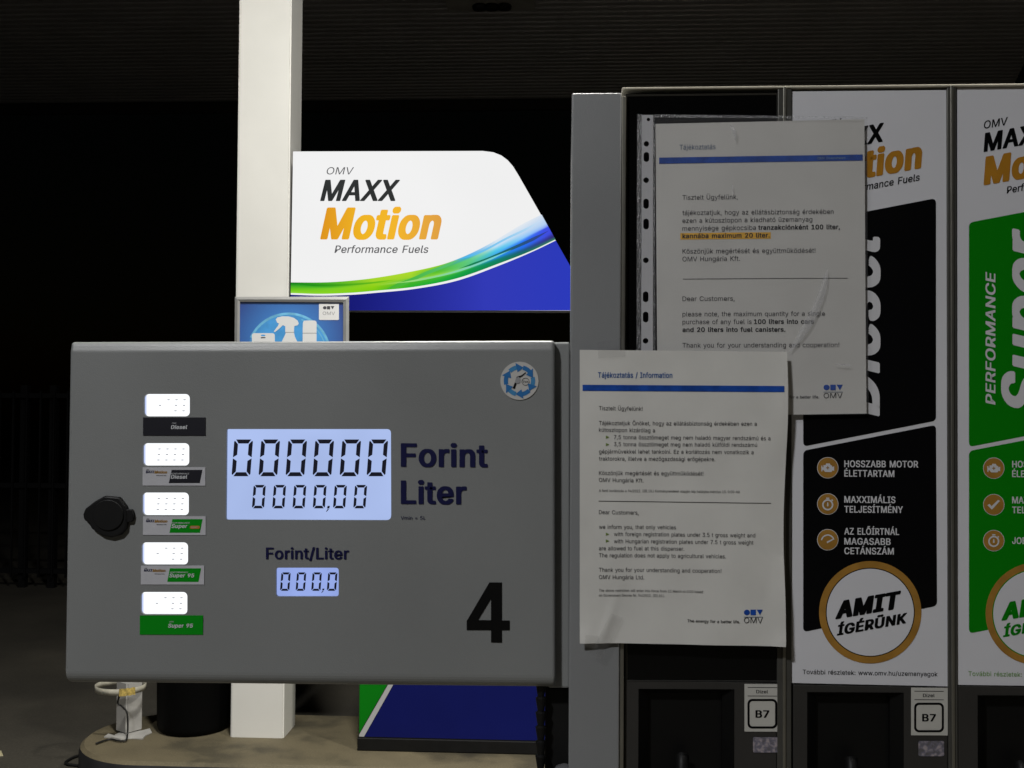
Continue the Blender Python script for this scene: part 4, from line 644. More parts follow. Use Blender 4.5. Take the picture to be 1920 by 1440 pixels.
pc = PZ(233, 1379, IZ)
bo = thing('bucket_stand', (pc.x, pc.y+.05, IZ), 'short white post on a base plate with a taped ring holder', 'post')
WPOST = mat('stand_white', (.40, .39, .37), .5, 0, .12, 14, .1, 100)
RINGM = mat('ring_white', (.40, .38, .31), .55, 0, .2, 30)
ang = math.radians(-33)
def rot(x, y): return (pc.x+x*math.cos(ang)-y*math.sin(ang), pc.y+.05+x*math.sin(ang)+y*math.cos(ang))
hh = .375; mb = MB(); bm = bmesh.new(); s = .041
vv = [bm.verts.new((*rot(a, b), z)) for z in (IZ+.012, hh) for a, b in ((-s, -s), (s, -s), (s, s), (-s, s))]
for f in ((3, 2, 1, 0), (4, 5, 6, 7), (0, 1, 5, 4), (1, 2, 6, 5), (2, 3, 7, 6), (3, 0, 4, 7)): bm.faces.new([vv[i] for i in f])
bmesh.ops.bevel(bm, geom=[e for e in bm.edges if abs((e.verts[0].co-e.verts[1].co).z) > .1], offset=.007, segments=3, affect='EDGES')
mb.bm(bm, WPOST); mb.build('post_shaft', bo)
mb = MB(); pts = [PZ(x, y, IZ) for x, y in ((195, 1384), (203, 1379), (214, 1380), (223, 1376), (240, 1376), (252, 1371), (266, 1372), (281, 1369), (285, 1375), (274, 1380), (268, 1387), (246, 1386), (226, 1388), (208, 1385))]
n = len(pts); mb.add([(p.x, p.y, IZ+.001) for p in pts]+[(p.x, p.y, IZ+.006+.003*math.sin(i*2.1)) for i, p in enumerate(pts)],
       [list(range(n))[::-1], [n+i for i in range(n)]]+[[i, (i+1) % n, n+(i+1) % n, n+i] for i in range(n)], WPOST)
mb.build('base_plate', bo)
rc = P(219, 1292, pc.y-.04); mb = MB(); vs = []; fs = []; R = .108; N = 40
for i in range(N):
    g = 2*math.pi*i/N
    for r, z in ((R, -.013), (R, .013), (R-.004, .013), (R-.004, -.013)): vs.append((rc.x+r*math.cos(g), pc.y+.0+r*.9*math.sin(g), rc.z+z))
for i in range(N):
    j = (i+1) % N
    for k in range(4): fs.append([i*4+k, i*4+(k+1) % 4, j*4+(k+1) % 4, j*4+k])
mb.add(vs, fs, RINGM, True); fixn(mb.build('ring_holder', bo))
TAPE = mat('yellowed_tape', (.45, .33, .09), .5, 0, .5, 90)
mb = MB(); tv = []
for i in range(7):
    g = math.radians(-72+i*6); R2 = R+.003+.002*(i % 2)
    for z in (-.016, .016): tv.append((rc.x+R2*math.cos(g), pc.y+R2*.9*math.sin(g)-.001, rc.z+z+.003*math.sin(i*3)))
mb.add(tv, [[2*i, 2*i+1, 2*i+3, 2*i+2] for i in range(6)], TAPE); mb.build('tape', bo)

CAB = mat('cable_black', (.010, .010, .010), .5)
def smooth_pts(pts, n=8):
    out = []
    for i in range(len(pts)-1):
        p0 = pts[max(0, i-1)]; p1 = pts[i]; p2 = pts[i+1]; p3 = pts[min(len(pts)-1, i+2)]
        for k in range(n):
            t = k/n; out.append(.5*((2*p1)+(p2-p0)*t+(2*p0-5*p1+4*p2-p3)*t*t+(3*p1-p0-3*p2+p3)*t**3))
    out.append(pts[-1]); return out
yf = pc.y-.012
c = [P(225, 1300, yf-.05), P(221, 1318, yf-.03), P(228, 1324, yf-.03), P(237, 1334, yf-.03), P(239.5, 1352, yf-.03), P(239, 1376, yf-.03)]
e = [PZ(236, 1388, IZ+.010), PZ(222, 1389, IZ+.008), PZ(205, 1386, IZ+.008), PZ(180, 1394, IZ+.008)]
mb = MB(); mb.tube(smooth_pts(c+e), .0042, CAB, 6)
tag(mb.build('cable'), 'thin black cable hanging down the white post onto the kerb', 'cable')
c = [PZ(x, y, .008) for x, y in ((160, 1414), (140, 1419), (124, 1428), (128, 1433), (160, 1436))]
mb = MB(); mb.tube(smooth_pts(c), .006, CAB, 6)
tag(mb.build('cable'), 'loop of black cable lying on the asphalt beside the kerb end', 'cable')
mb = MB(); pp = [PZ(x, y, .006) for x, y in ((-6, 1409), (2, 1411), (6, 1416), (-5, 1417))]
mb.add([(p.x, p.y, .004+.012*(i % 2)) for i, p in enumerate(pp)]+[(p.x, p.y, .002) for p in pp], [[0, 1, 2, 3], [7, 6, 5, 4]]+[[i, 4+i, 4+(i+1) % 4, (i+1) % 4] for i in range(4)], mat('scrap', (.6, .55, .36), .7))
tag(mb.build('paper_scrap'), 'tiny yellowish paper scrap on the asphalt', 'litter')

# a dark fence far behind on the left
fe = thing('metal_fence', (P(60, 1120, 9.0).x, 9.0, 0), 'dark metal fence barely visible in the night behind the forecourt', 'fence')
FB = mat('fence_metal', (.006, .006, .0065), .6, spec=.15)
x0, x1 = P(-260, 900, 9.0).x, P(445, 900, 9.0).x; zt = P(60, 733, 9.0).z; zm = P(60, 910, 9.0).z
mb = MB()
for z in (zt-.04, zm, .15): mb.box((x0, 8.98, z-.02), (x1, 9.02, z+.02), FB)
mb.build('rail', fe)
mb = MB(); x = x0+.05
while x < x1: mb.box((x-.006, 8.955, .1), (x+.006, 8.975, zt), FB); x += .12
mb.build('bars', fe)
for px in (-200, 40, 95, 300):
    mb = MB(); xx = P(px, 900, 9.0).x; mb.box((xx-.03, 9.021, 0), (xx+.03, 9.08, zt+.05), FB); mb.build('fence_post', fe)

# ------------------------------------------------------------------ the near dispenser
YH = 1.65                                     # face of the display housing
YC = 1.655                                    # face of the fuel panels
disp_ = thing('fuel_dispenser', (P(1300, 1300, YC).x, 1.9, .12), 'near fuel dispenser numbered 4 with grey price display and advertising panels', 'fuel dispenser')
def boolean(o, cutters):
    for cobj in cutters:
        md = o.modifiers.new('cut', 'BOOLEAN'); md.operation = 'DIFFERENCE'; md.solver = 'EXACT'; md.object = cobj
    bpy.context.view_layer.update()
    me = bpy.data.meshes.new_from_object(o.evaluated_get(bpy.context.evaluated_depsgraph_get()))
    o.modifiers.clear(); old = o.data; o.data = me; bpy.data.meshes.remove(old)
    for cobj in cutters:
        m = cobj.data; bpy.data.objects.remove(cobj); bpy.data.meshes.remove(m)

# display housing: a deep box with a generous roll on its top and bottom front edges
hx = [(131.5, 641), (1039.5, 638), (1041, 1293), (121, 1284)]
hp = [P(x, y, YH) for x, y in hx]
CH, CD = .0150, .0036                         # height and set-back of the sloping band along the top
TL_, TR_, BR_, BL_ = hp
fv = [TL_+Vector((-.0002, CD, 0)), TR_+Vector((0, CD, 0)), TR_-Vector((0, 0, CH)), BR_, BL_, TL_-Vector((.0002, 0, CH))]
bm = bmesh.new(); fv = [bm.verts.new(p) for p in fv]
bk = [bm.verts.new((p.x, YH+.27, p.z)) for p in (TL_, TR_, TR_-Vector((0, 0, CH)), BR_, BL_, TL_-Vector((0, 0, CH)))]
bm.faces.new([fv[0], fv[1], fv[2], fv[5]]); bm.faces.new([fv[5], fv[2], fv[3], fv[4]]); bm.faces.new([bk[0], bk[5], bk[2], bk[1]]); bm.faces.new([bk[5], bk[4], bk[3], bk[2]])
bm.faces.new([fv[0], bk[0], bk[1], fv[1]]); bm.faces.new([fv[4], fv[3], bk[3], bk[4]])
for i, j in ((1, 2), (2, 3)): bm.faces.new([fv[i], bk[i], bk[j], fv[j]])
for i, j in ((4, 5), (5, 0)): bm.faces.new([fv[i], bk[i], bk[j], fv[j]])
bmesh.ops.recalc_face_normals(bm, faces=bm.faces)
bm.edges.ensure_lookup_table()
zb_ = min(v.co.z for v in bm.verts)+.02
es = [e for e in bm.edges if all(abs(v.co.y-YH) < 1e-5 and v.co.z < zb_ for v in e.verts)]
bmesh.ops.bevel(bm, geom=es, offset=.022, segments=8, affect='EDGES', profile=.5)
es = [e for e in bm.edges if len(e.link_faces) == 2 and e.calc_face_angle(0) > .9]
bmesh.ops.bevel(bm, geom=es, offset=.0045, segments=3, affect='EDGES', profile=.5)
es = [e for e in bm.edges if len(e.link_faces) == 2 and .15 < e.calc_face_angle(0) < .6 and abs(e.verts[0].co.x-e.verts[1].co.x) > .5 and e.verts[0].co.z > 1.6]
bmesh.ops.bevel(bm, geom=es, offset=.0022, segments=3, affect='EDGES', profile=.5)
mb = MB(); mb.bm(bm, GREY); head = mb.build('display_housing', disp_)
SCR = [(270, 738.8, 355.8, 780.6), (268, 831, 354.8, 873), (266.8, 923.6, 354, 966), (265.6, 1017, 352.5, 1058.7), (264.2, 1110, 351.2, 1152)]
DEP = .0055
cut = []
def cutter(pts, dep=DEP, Y=YH):
    m = MB(); m.prism(pts, Y-.02, Y+dep, GREY); o = m.build('c'); fixn(o); return o
for s in SCR:
    # the same outline on the face plane
    xzs = [(p.x, p.z) for p in (P(x, y, YH) for x, y in rrect(*s, 8))]
    m = MB(); m.prism3(xzs, YH-.02, YH+DEP, GREY); cut.append(fixn(m.build('c')))
big = rpoly([(425, 804.5), (733, 804.5), (733.5, 975.5), (423.5, 974.5)], [3, 8, 10, 4]); small = rrect(517.5, 1064.5, 635, 1118.5, 5)
for q in (big, small):
    m = MB(); m.prism3([(p.x, p.z) for p in (P(x, y, YH) for x, y in q)], YH-.02, YH+DEP, GREY); cut.append(fixn(m.build('c')))
boolean(head, cut)
def screen(pts, m, marks, name):
    mb = MB(); ps = [P(x, y, YH) for x, y in pts]
    mb.add([(p.x, YH+DEP-.0006, p.z) for p in ps], [list(range(len(ps)))], m); marks(mb); return mb.build(name, head)
YM = YH+DEP-.0010
def mk_main(mb):
    for i in range(6): digit(mb, 434+50.65*i, 893, 35.2, 69, 5.4, 7.6, SEGD, YM)
    for i in range(6): digit(mb, 472.3+38*i, 953.2, 22.8, 44, 3.4, 5.0, SEGD, YM)
    mb.poly([(614.2, 948.5), (618.6, 948.5), (617.5, 953.5), (613, 953.5)], YM, SEGD); mb.poly([(614.2, 954.5), (617.2, 954.5), (612.6, 959.5), (611.2, 959.5)], YM, SEGD)
screen(big, LCD, mk_main, 'amount_screen')
def mk_small(mb):
    for i in range(4): digit(mb, 525+29.25*i, 1107.8, 17.4, 34.6, 2.7, 3.9, SEGD, YM)
    mb.poly([(604.8, 1103.6), (608.4, 1103.6), (607.5, 1107), (604, 1107)], YM, SEGD); mb.poly([(604.6, 1108), (607, 1108), (603.4, 1111.6), (602.2, 1111.6)], YM, SEGD)
screen(small, LCD2, mk_small, 'unit_price_screen')
CODE = ['4799', '8888', '8888', '4799', '4799']
for (x0, y0, x1, y1), code in zip(SCR, CODE):
    def mk(mb, x0=x0, y0=y0, y1=y1, code=code):
        for k in range(5):
            a = x0+.2+k*1.1; mb.poly([(a, y0+6-k*.9), (a+1.1, y0+5-k*.8), (a+1.1, y1-5+k*.8), (a, y1-6+k*.9)], YM, LCDE[k])
        for i, ch in enumerate(code):
            bxp = x0+27.8+15*i
            for q, r0 in ({'4': ((0, 0), (1, 0), (1, 1)), '7': ((1, 0), (1, 1)), '9': ((0, 0), (1, 0), (1, 1)), '8': ((0, 0), (0, 1), (1, 0), (1, 1))}[ch] if x0 < 266 else ()):
                sx = bxp-.3+7.0*q-1.0*r0; sy = y0+12.0+10.35*r0; mb.poly([(sx, sy), (sx+.6, sy), (sx-.3, sy+8), (sx-.9, sy+8)], YM, LCDM2)
            rows = {'4': (1,), '7': (0,), '9': (0, 1, 2), '8': (0, 1, 2)}[ch]
            for r in rows:
                cx = bxp+3.4-1.0*r; cy = y0+10.8+10.35*r
                mb.poly([(cx-2.2, cy-.65), (cx+2.2, cy-.65), (cx+1.8, cy+.65), (cx-2.4, cy+.65)], YM, LCDM)
    screen(rrect(x0, y0, x1, y1, 8), LCDW, mk, 'grade_price_screen')

YL = YH-.0012                                 # stickers and lettering lie on the housing face
def label(quad, m, art):
    mb = MB(); ps = [P(x, y, YL) for x, y in quad]; n = 4
    mb.add(ps+[p+Vector((0, .0009, 0)) for p in ps], [[0, 1, 2, 3]]+[[i, 4+i, 4+(i+1) % 4, (i+1) % 4] for i in range(4)], m)
    art(mb); return mb.build('grade_label', head)
YT = YL-.0004; YT2 = YL-.0007
def logo(mb, dx, dy):
    T(mb, 'OMV', 274+dx, 881.8+dy, 279.5+dx, 881.8+dy, 1.6, INK, YT, .2, .02)
    T(mb, 'MAXX', 273+dx, 887.3+dy, 289.5+dx, 887.3+dy, 5.2, NAVY, YT, .2, .04)
    T(mb, 'Motion', 289+dx, 888+dy, 314+dx, 888+dy, 5.8, INKGOLD, YT, .2, .05)
    T(mb, 'Performance Fuels', 293+dx, 892.4+dy, 312+dx, 892.4+dy, 1.8, INK, YT, .2, .03)
def art1(mb):
    T(mb, 'OMV', 322, 794.6, 331, 794.6, 2.4, LABELTX, YT, .2, .0); T(mb, 'Diesel', 320, 804.4, 352, 804.4, 7.4, LABELTX, YT, .2, .035)
label([(268.3, 782.6), (385.3, 782.8), (385.3, 816.8), (268, 816.6)], LABELB, art1)
def art_para(mb, para, m, s, tx0, tx1, by, dx, dy, px):
    logo(mb, dx, dy); mb.poly(para, YT, m)
    T(mb, 'PERFORMANCE', px, by-8.2, px+34, by-8.2, 2.7, LABELTX, YT2, .2, .01); T(mb, s, tx0, by, tx1, by, 7.2, LABELTX, YT2, .2, .035)
def art2(mb): art_para(mb, [(322, 881), (379.3, 881), (374.3, 905.6), (316.5, 905.6)], LABELB, 'Diesel', 320, 352, 897.6, 0, 0, 321)
label([(267.6, 876), (385, 876), (385, 910.6), (267.2, 910.4)], LABELW, art2)
PILL = mat('label_orange', (.42, .17, .03), .45)
def art3(mb):
    art_para(mb, [(323.3, 973.4), (379.8, 973.4), (374.7, 998.8), (317.6, 998.8)], LABELG, 'Super', 321, 352, 990, .5, 92, 322)
    mb.poly(rrect(356, 985.8, 375, 991.4, 2.7, 4), YT2, PILL); T(mb, 'MAXX', 358.5, 990, 371, 990, 2.6, LABELTX, YT2-.0002, .2)
label([(268.2, 968), (385.6, 968), (385.6, 1003.2), (268, 1003)], LABELW, art3)
def art4(mb): art_para(mb, [(318.5, 1065.6), (377, 1065.6), (372, 1090.9), (313.6, 1090.9)], LABELG, 'Super 95', 317, 365, 1082.6, -3.2, 184.6, 319)
label([(264.3, 1060.6), (382.8, 1060.6), (382.6, 1096), (264, 1096)], LABELW, art4)
def art5(mb): T(mb, 'OMV', 317, 1167, 326.5, 1167, 2.4, LABELTX, YT, .2); T(mb, 'Super 95', 314.5, 1176.8, 362.5, 1176.8, 7.4, LABELTX, YT, .2, .035)
label([(262.2, 1154), (380.6, 1154), (380.3, 1190), (262, 1189.8)], LABELG, art5)

mb = MB()
T(mb, 'Forint', 751.5, 875, 915, 876.2, 44, NAVY, YL, 0, .03, res=6); mb.build('unit_lettering', head); mb = MB(); T(mb, 'Liter', 751.5, 944.8, 875, 945.8, 44, NAVY, YL, 0, .03, res=6)
mb.build('unit_lettering', head); mb = MB(); T(mb, 'Forint/Liter', 498.5, 1048.4, 654.5, 1048.8, 21.8, NAVY, YL, 0, .024, res=4); mb.build('unit_lettering', head); mb = MB(); T(mb, 'Vmin = 5L', 751.5, 974.3, 798, 974.5, 6.8, NAVY, YL, 0, .004)
mb.build('unit_lettering', head)
mb = MB()
mb.poly([(920.5, 1092), (941, 1092), (941, 1204.8), (920.7, 1204.5)], YL, NUMBLK)
mb.poly([(941, 1163.4), (955.6, 1163.4), (955.6, 1181.6), (941, 1181.6)], YL, NUMBLK)
mb.poly([(875, 1181.4), (875, 1164.5), (896.5, 1162.6), (920.7, 1162.8), (920.7, 1181.5)], YL, NUMBLK)
mb.poly([(875, 1164.5), (917.5, 1092), (920.5, 1092), (920.7, 1122.5), (896.5, 1162.6)], YL, NUMBLK)
mb.build('pump_number', head)
# round sticker with six arrows about a nozzle
STW = mat('sticker_white', (.52, .51, .49), .4); STB = mat('sticker_blue', (.02, .15, .40), .4); STB2 = mat('sticker_blue_light', (.05, .23, .46), .4)
cx, cy = 974, 714
mb = MB(); mb.prism(circ(cx, cy, 35.8, 48), YL-.0004, YL+.0008, STW)
for i in range(6):
    a = i*60-75
    ringpoly(mb, cx, cy, 29.5, 21.5, YT-.0004, STB2 if i % 2 else STB, 8, a, a+42)
    g0 = math.radians(a+38); g1 = math.radians(a+62)
    mb.poly([(cx+34.3*math.cos(g0-.1), cy+34.3*math.sin(g0-.1)), (cx+26*math.cos(g1), cy+26*math.sin(g1)), (cx+16.5*math.cos(g0-.1), cy+16.5*math.sin(g0-.1))], YT-.0007, STB)
tq = lambda pts: [(900+x/7.2, 620+y/7.2) for x, y in pts]
mb.poly(tq([(440, 780), (472, 785), (495, 710), (470, 700)]), YT-.0007, NUMBLK); mb.poly(tq([(470, 700), (485, 640), (520, 622), (548, 650), (540, 705), (500, 715)]), YT-.0009, PG)
mb.poly(tq([(485, 640), (500, 620), (560, 600), (615, 560), (622, 572), (570, 618), (530, 640)]), YT-.0007, INK)
ringpoly(mb, 985.4, 715.6, 7.2, 6.4, YT-.0007, INK, 20); T(mb, 'ZVA', 980.5, 717.5, 990.5, 717.5, 3.6, INK, YT-.0007, 0, .01)
mb.build('round_sticker', head)
# lock cover
tl = lambda pts: [(100+x/3.13, 620+y/3.13) for x, y in pts]
mb = MB()
mb.prism(rpoly(tl([(172, 1080), (186, 1045), (240, 1003), (298, 970), (385, 978), (425, 1030), (432, 1110), (425, 1165), (395, 1200), (340, 1216), (285, 1205), (225, 1165), (205, 1130), (178, 1110)]), 3, 3), YH-.009, YH+.001, BLACKPL, .0025)
mb.prism(rpoly(tl([(405, 1048), (462, 1050), (470, 1085), (462, 1122), (410, 1126)]), 3, 3), YH-.007, YH+.001, BLACKPL, .001)
mb.prism(circ(202, 966, 29, 28), YH-.0115, YH-.0092, BLACKPL, .001)
mb.build('lock_cover', head)

# column between display and cabinet
mb = MB(); YST = YH+.024
mb.prism([(1028, 642), (1068.5, 641.5), (1068, 1290.5), (1028, 1290.5)], YST, YST+.22, GREY, .003)
mb.build('side_strip', disp_)
mb = MB(); a = P(1022, 1300, 1.70); b = P(1069, 1300, 1.70)
mb.box((a.x, 1.70, .13), (b.x, 1.9, P(1040, 1289, 1.70).z), BLACKPL, .003); mb.build('lower_column', disp_)
hs = thing('fuel_hose', (P(1012, 1300, 1.68).x, 1.68, .13), 'black spiral wrapped hose hanging below the grey display housing', 'hose')
xx = P(1014, 1360, 1.68).x; z = .20; mb = MB(); rr = []; pts = []
ztop = P(1014, 1284, 1.68).z
while z < ztop-.012:
    pts.append((xx, 1.68, z)); rr.append(.0052); pts.append((xx, 1.68, z+.020)); rr.append(.0085); z += .0225
mb.tube(pts, rr, BLACKPL, 14, smooth=False); mb.build('hose_body', hs)
c = P(1058, 1452, 1.665); mb = MB()
mb.lathe((c.x, c.y, c.z-.04), [(.020, 0), (.021, .03), (.019, .042), (.013, .052), (.004, .056)], mat('fitting_grey', (.16, .16, .17), .4, .3), 24)
mb.tube([(c.x, c.y, .16), (c.x, c.y, c.z-.04)], .012, BLACKPL, 12)
mb.build('pipe_fitting', disp_)

# cabinet: side post, frame, mullions
YPO = 1.639
xL = P(1069.5, 700, YPO).x; xR = P(1163.5, 700, YPO).x; zT = P(1115, 174, YPO).z
mb = MB(); mb.prism3([(xL, .125), (xR, .125), (xR, zT), (xL, zT)], YPO, YPO+.45, POST, .0025, 3); mb.build('side_post', disp_)
xE = 2.05
mb = MB(); x2 = P(1172, 700, YC-.01).x
zr = lambda px, py: P(px, py, YC).z
mb.prism3([(xR+.0006, .13), (x2, .13), (x2, zT-.004), (xR+.0006, zT-.004)], YC-.012, YC+.02, STEEL, .0015); mb.build('edge_trim', disp_)
zR0 = max(P(1485, 171.5, YC).z, P(1776.5, 168.8, YC).z, P(2082, 162, YC).z)+.0006; zR1 = zR0+.0034
mb = MB(); mb.prism3([(xR+.0012, zR0), (xE, zR0), (xE, zR1), (xR+.0012, zR1)], YC-.006, YC+.43, mat('rail_bright', (.62, .58, .48), .35, .3), .001); mb.build('top_rail', disp_)  # pale colour carries the lamplight caught along the top edge
mb = MB(); mb.box((xR+.002, YC+.022, .13), (xE, YC+.42, zR0-.004), DARKFR); mb.build('cabinet_body', disp_)
MUL = [(1458, 1484.5), (1777, 1794.5), (2083, 2101)]
for i, (a, b) in enumerate(MUL):
    mb = MB(); xa, xb = P(a, 700, YC-.004).x, P(b, 700, YC-.004).x; xm_ = (xa+xb)/2
    zz = zR0-.0005
    mb.box((xa, YC-.004, .14), (xb, YC+.021, zz), mat('mullion_metal', (.10, .098, .088), .35, .5, .1, 20), .0012)
    mb.box((xm_-.003, YC-.0075, .14), (xm_+.0015, YC-.0042, zz+.002), STEEL, .0008)
    mb.build('mullion', disp_)
# lower fascia with three nozzle bays
zF = P(1400, 1279, YC).z
mb = MB(); mb.box((x2+.001, YC-.002, .75), (P(1455.5, 1300, YC).x, YC+.0215, zF), DARKFR, .001); f1 = mb.build('lower_fascia', disp_)
mb = MB(); mb.box((P(1487, 1300, YC).x, YC-.002, .75), (P(1775.5, 1300, YC).x, YC+.0215, P(1600, 1285.5, YC).z), DARKFR, .001); f2 = mb.build('lower_fascia', disp_)
mb = MB(); mb.box((P(1796, 1300, YC).x, YC-.002, .75), (P(2082, 1300, YC).x, YC+.0215, P(1900, 1287.5, YC).z), DARKFR, .001); f3 = mb.build('lower_fascia', disp_)
BAYIN = mat('bay_black', (.003, .003, .003), .45, spec=.25)
def bay(f, l, r, t):
    p0, p1 = P(l, t, YC), P(r, t+1, YC); zb = .8
    o = MB(); o.prism3([(p0.x, zb), (p1.x, zb), (p1.x, p1.z), (p0.x, p0.z)], YC-.05, YC+.05, DARKFR); boolean(f, [fixn(o.build('c'))])
    mb = MB(); d = .016                      # bevelled lip, then a deep black pocket
    A = [(p0.x, zb), (p1.x, zb), (p1.x, p1.z), (p0.x, p0.z)]; B = [(p0.x+d, zb+d), (p1.x-d, zb+d), (p1.x-d, p1.z-d*.6), (p0.x+d, p0.z-d*.6)]
    vs = [(x, YC-.003, z) for x, z in A]+[(x, YC+.012, z) for x, z in B]+[(x, YC+.0205, z) for x, z in B]
    mb.add(vs, [[a*4+i, a*4+(i+1) % 4, (a+1)*4+(i+1) % 4, (a+1)*4+i] for a in range(2) for i in range(4)]+[[8, 9, 10, 11]], BAYIN)
    mb.build('nozzle_bay', f)
    return (p0.x+p1.x)/2
n1 = bay(f1, 1197, 1376, 1291); n2 = bay(f2, 1513, 1693, 1297); n3 = bay(f3, 1832, 2012, 1303)
# B7 labels and seals
BLAB = mat('biofuel_label', (.50, .49, .45), .5, 0, .03, 40)
def holo():
    m = mat('hologram_foil', (.3, .3, .34), .35, .6); n = m.node_tree.nodes; l = m.node_tree.links; b = n['Principled BSDF']
    g = n.new('ShaderNodeNewGeometry'); t = n.new('ShaderNodeTexNoise'); t.inputs['Scale'].default_value = 160; l.new(g.outputs['Position'], t.inputs['Vector'])
    r = n.new('ShaderNodeValToRGB'); e = r.color_ramp.elements; e[0].position = .35; e[0].color = (.22, .21, .23, 1); e[1].position = .65; e[1].color = (.62, .55, .60, 1)
    x = e.new(.5); x.color = (.30, .29, .38, 1); l.new(t.outputs['Fac'], r.inputs[0]); l.new(r.outputs[0], b.inputs['Base Color'])
    bp = n.new('ShaderNodeBump'); bp.inputs['Strength'].default_value = .5; bp.inputs['Distance'].default_value = .002; l.new(t.outputs['Fac'], bp.inputs['Height']); l.new(bp.outputs[0], b.inputs['Normal'])
    return m
HOLO = holo()
for f, dx, dy in ((f1, 0, 0), (f2, 312.5, 7)):
    Yb = YC-.0032; mb = MB(); ps = [P(x+dx, y+dy, Yb) for x, y in ((1396, 1282.5), (1464.5, 1283), (1464.5, 1372), (1396, 1371.6))]
    mb.add(ps+[p+Vector((0, .001, 0)) for p in ps], [[0, 1, 2, 3]]+[[i, 4+i, 4+(i+1) % 4, (i+1) % 4] for i in range(4)], BLAB)
    Yb -= .0004
    for yy in (1288.4, 1304.3): strip(mb, 1402+dx, yy+dy, 1457+dx, yy+.3+dy, 1.1, 1.1, INK, Yb, n=1)
    T(mb, 'Dizel', 1418+dx, 1300+dy, 1440+dx, 1300.2+dy, 6.4, INK, Yb, 0, .02)
    oo = rrect(1401.5+dx, 1310.5+dy, 1457.3+dx, 1366+dy, 9, 6); ii = rrect(1405.5+dx, 1314.5+dy, 1453.3+dx, 1362+dy, 6, 6)
    for i in range(len(oo)): j = (i+1) % len(oo); mb.poly([oo[i], oo[j], ii[j], ii[i]], Yb, INKBLK)
    T(mb, 'B7', 1416.5+dx, 1345.6+dy, 1442.5+dx, 1345.9+dy, 14, INKBLK, Yb, 0, .03)
    mb.build('biofuel_label', f)
    mb = MB(); mb.prism(rrect(1412+dx*.993, 1382.5+dy, 1460+dx*.993, 1411+dy, 3), YC-.0034, YC-.0024, HOLO); mb.build('seal_sticker', f)

# ---- fuel panels
def panel(name, quad, m, Y=YC):
    mb = MB(); ps = [P(x, y, Y) for x, y in quad]
    mb.add(ps+[p+Vector((0, .02, 0)) for p in ps], [[0, 1, 2, 3]]+[[i, 4+i, 4+(i+1) % 4, (i+1) % 4] for i in range(4)], m)
    return mb.build(name, disp_)
mb = MB()
FRT = mat('panel_bezel', (.045, .044, .04), .4, .3)
fa = [(1172.5, 177), (1457.5, 174), (1457.5, 1278.2), (1172.5, 1276.8)]; fb = [(1176.5, 181), (1456, 178), (1456, 1276), (1176.5, 1275)]
mb.add([P(x, y, YC-.003) for x, y in fa]+[P(x, y, YC-.0008) for x, y in fb], [[i, (i+1) % 4, 4+(i+1) % 4, 4+i] for i in range(4)], FRT); mb.build('panel_bezel', disp_)
panel('fuel_panel', [(1173, 177.5), (1457, 174.5), (1457, 1277.5), (1173, 1276.5)], BLACKP)['label'] = 'blank black fuel panel behind the notices'
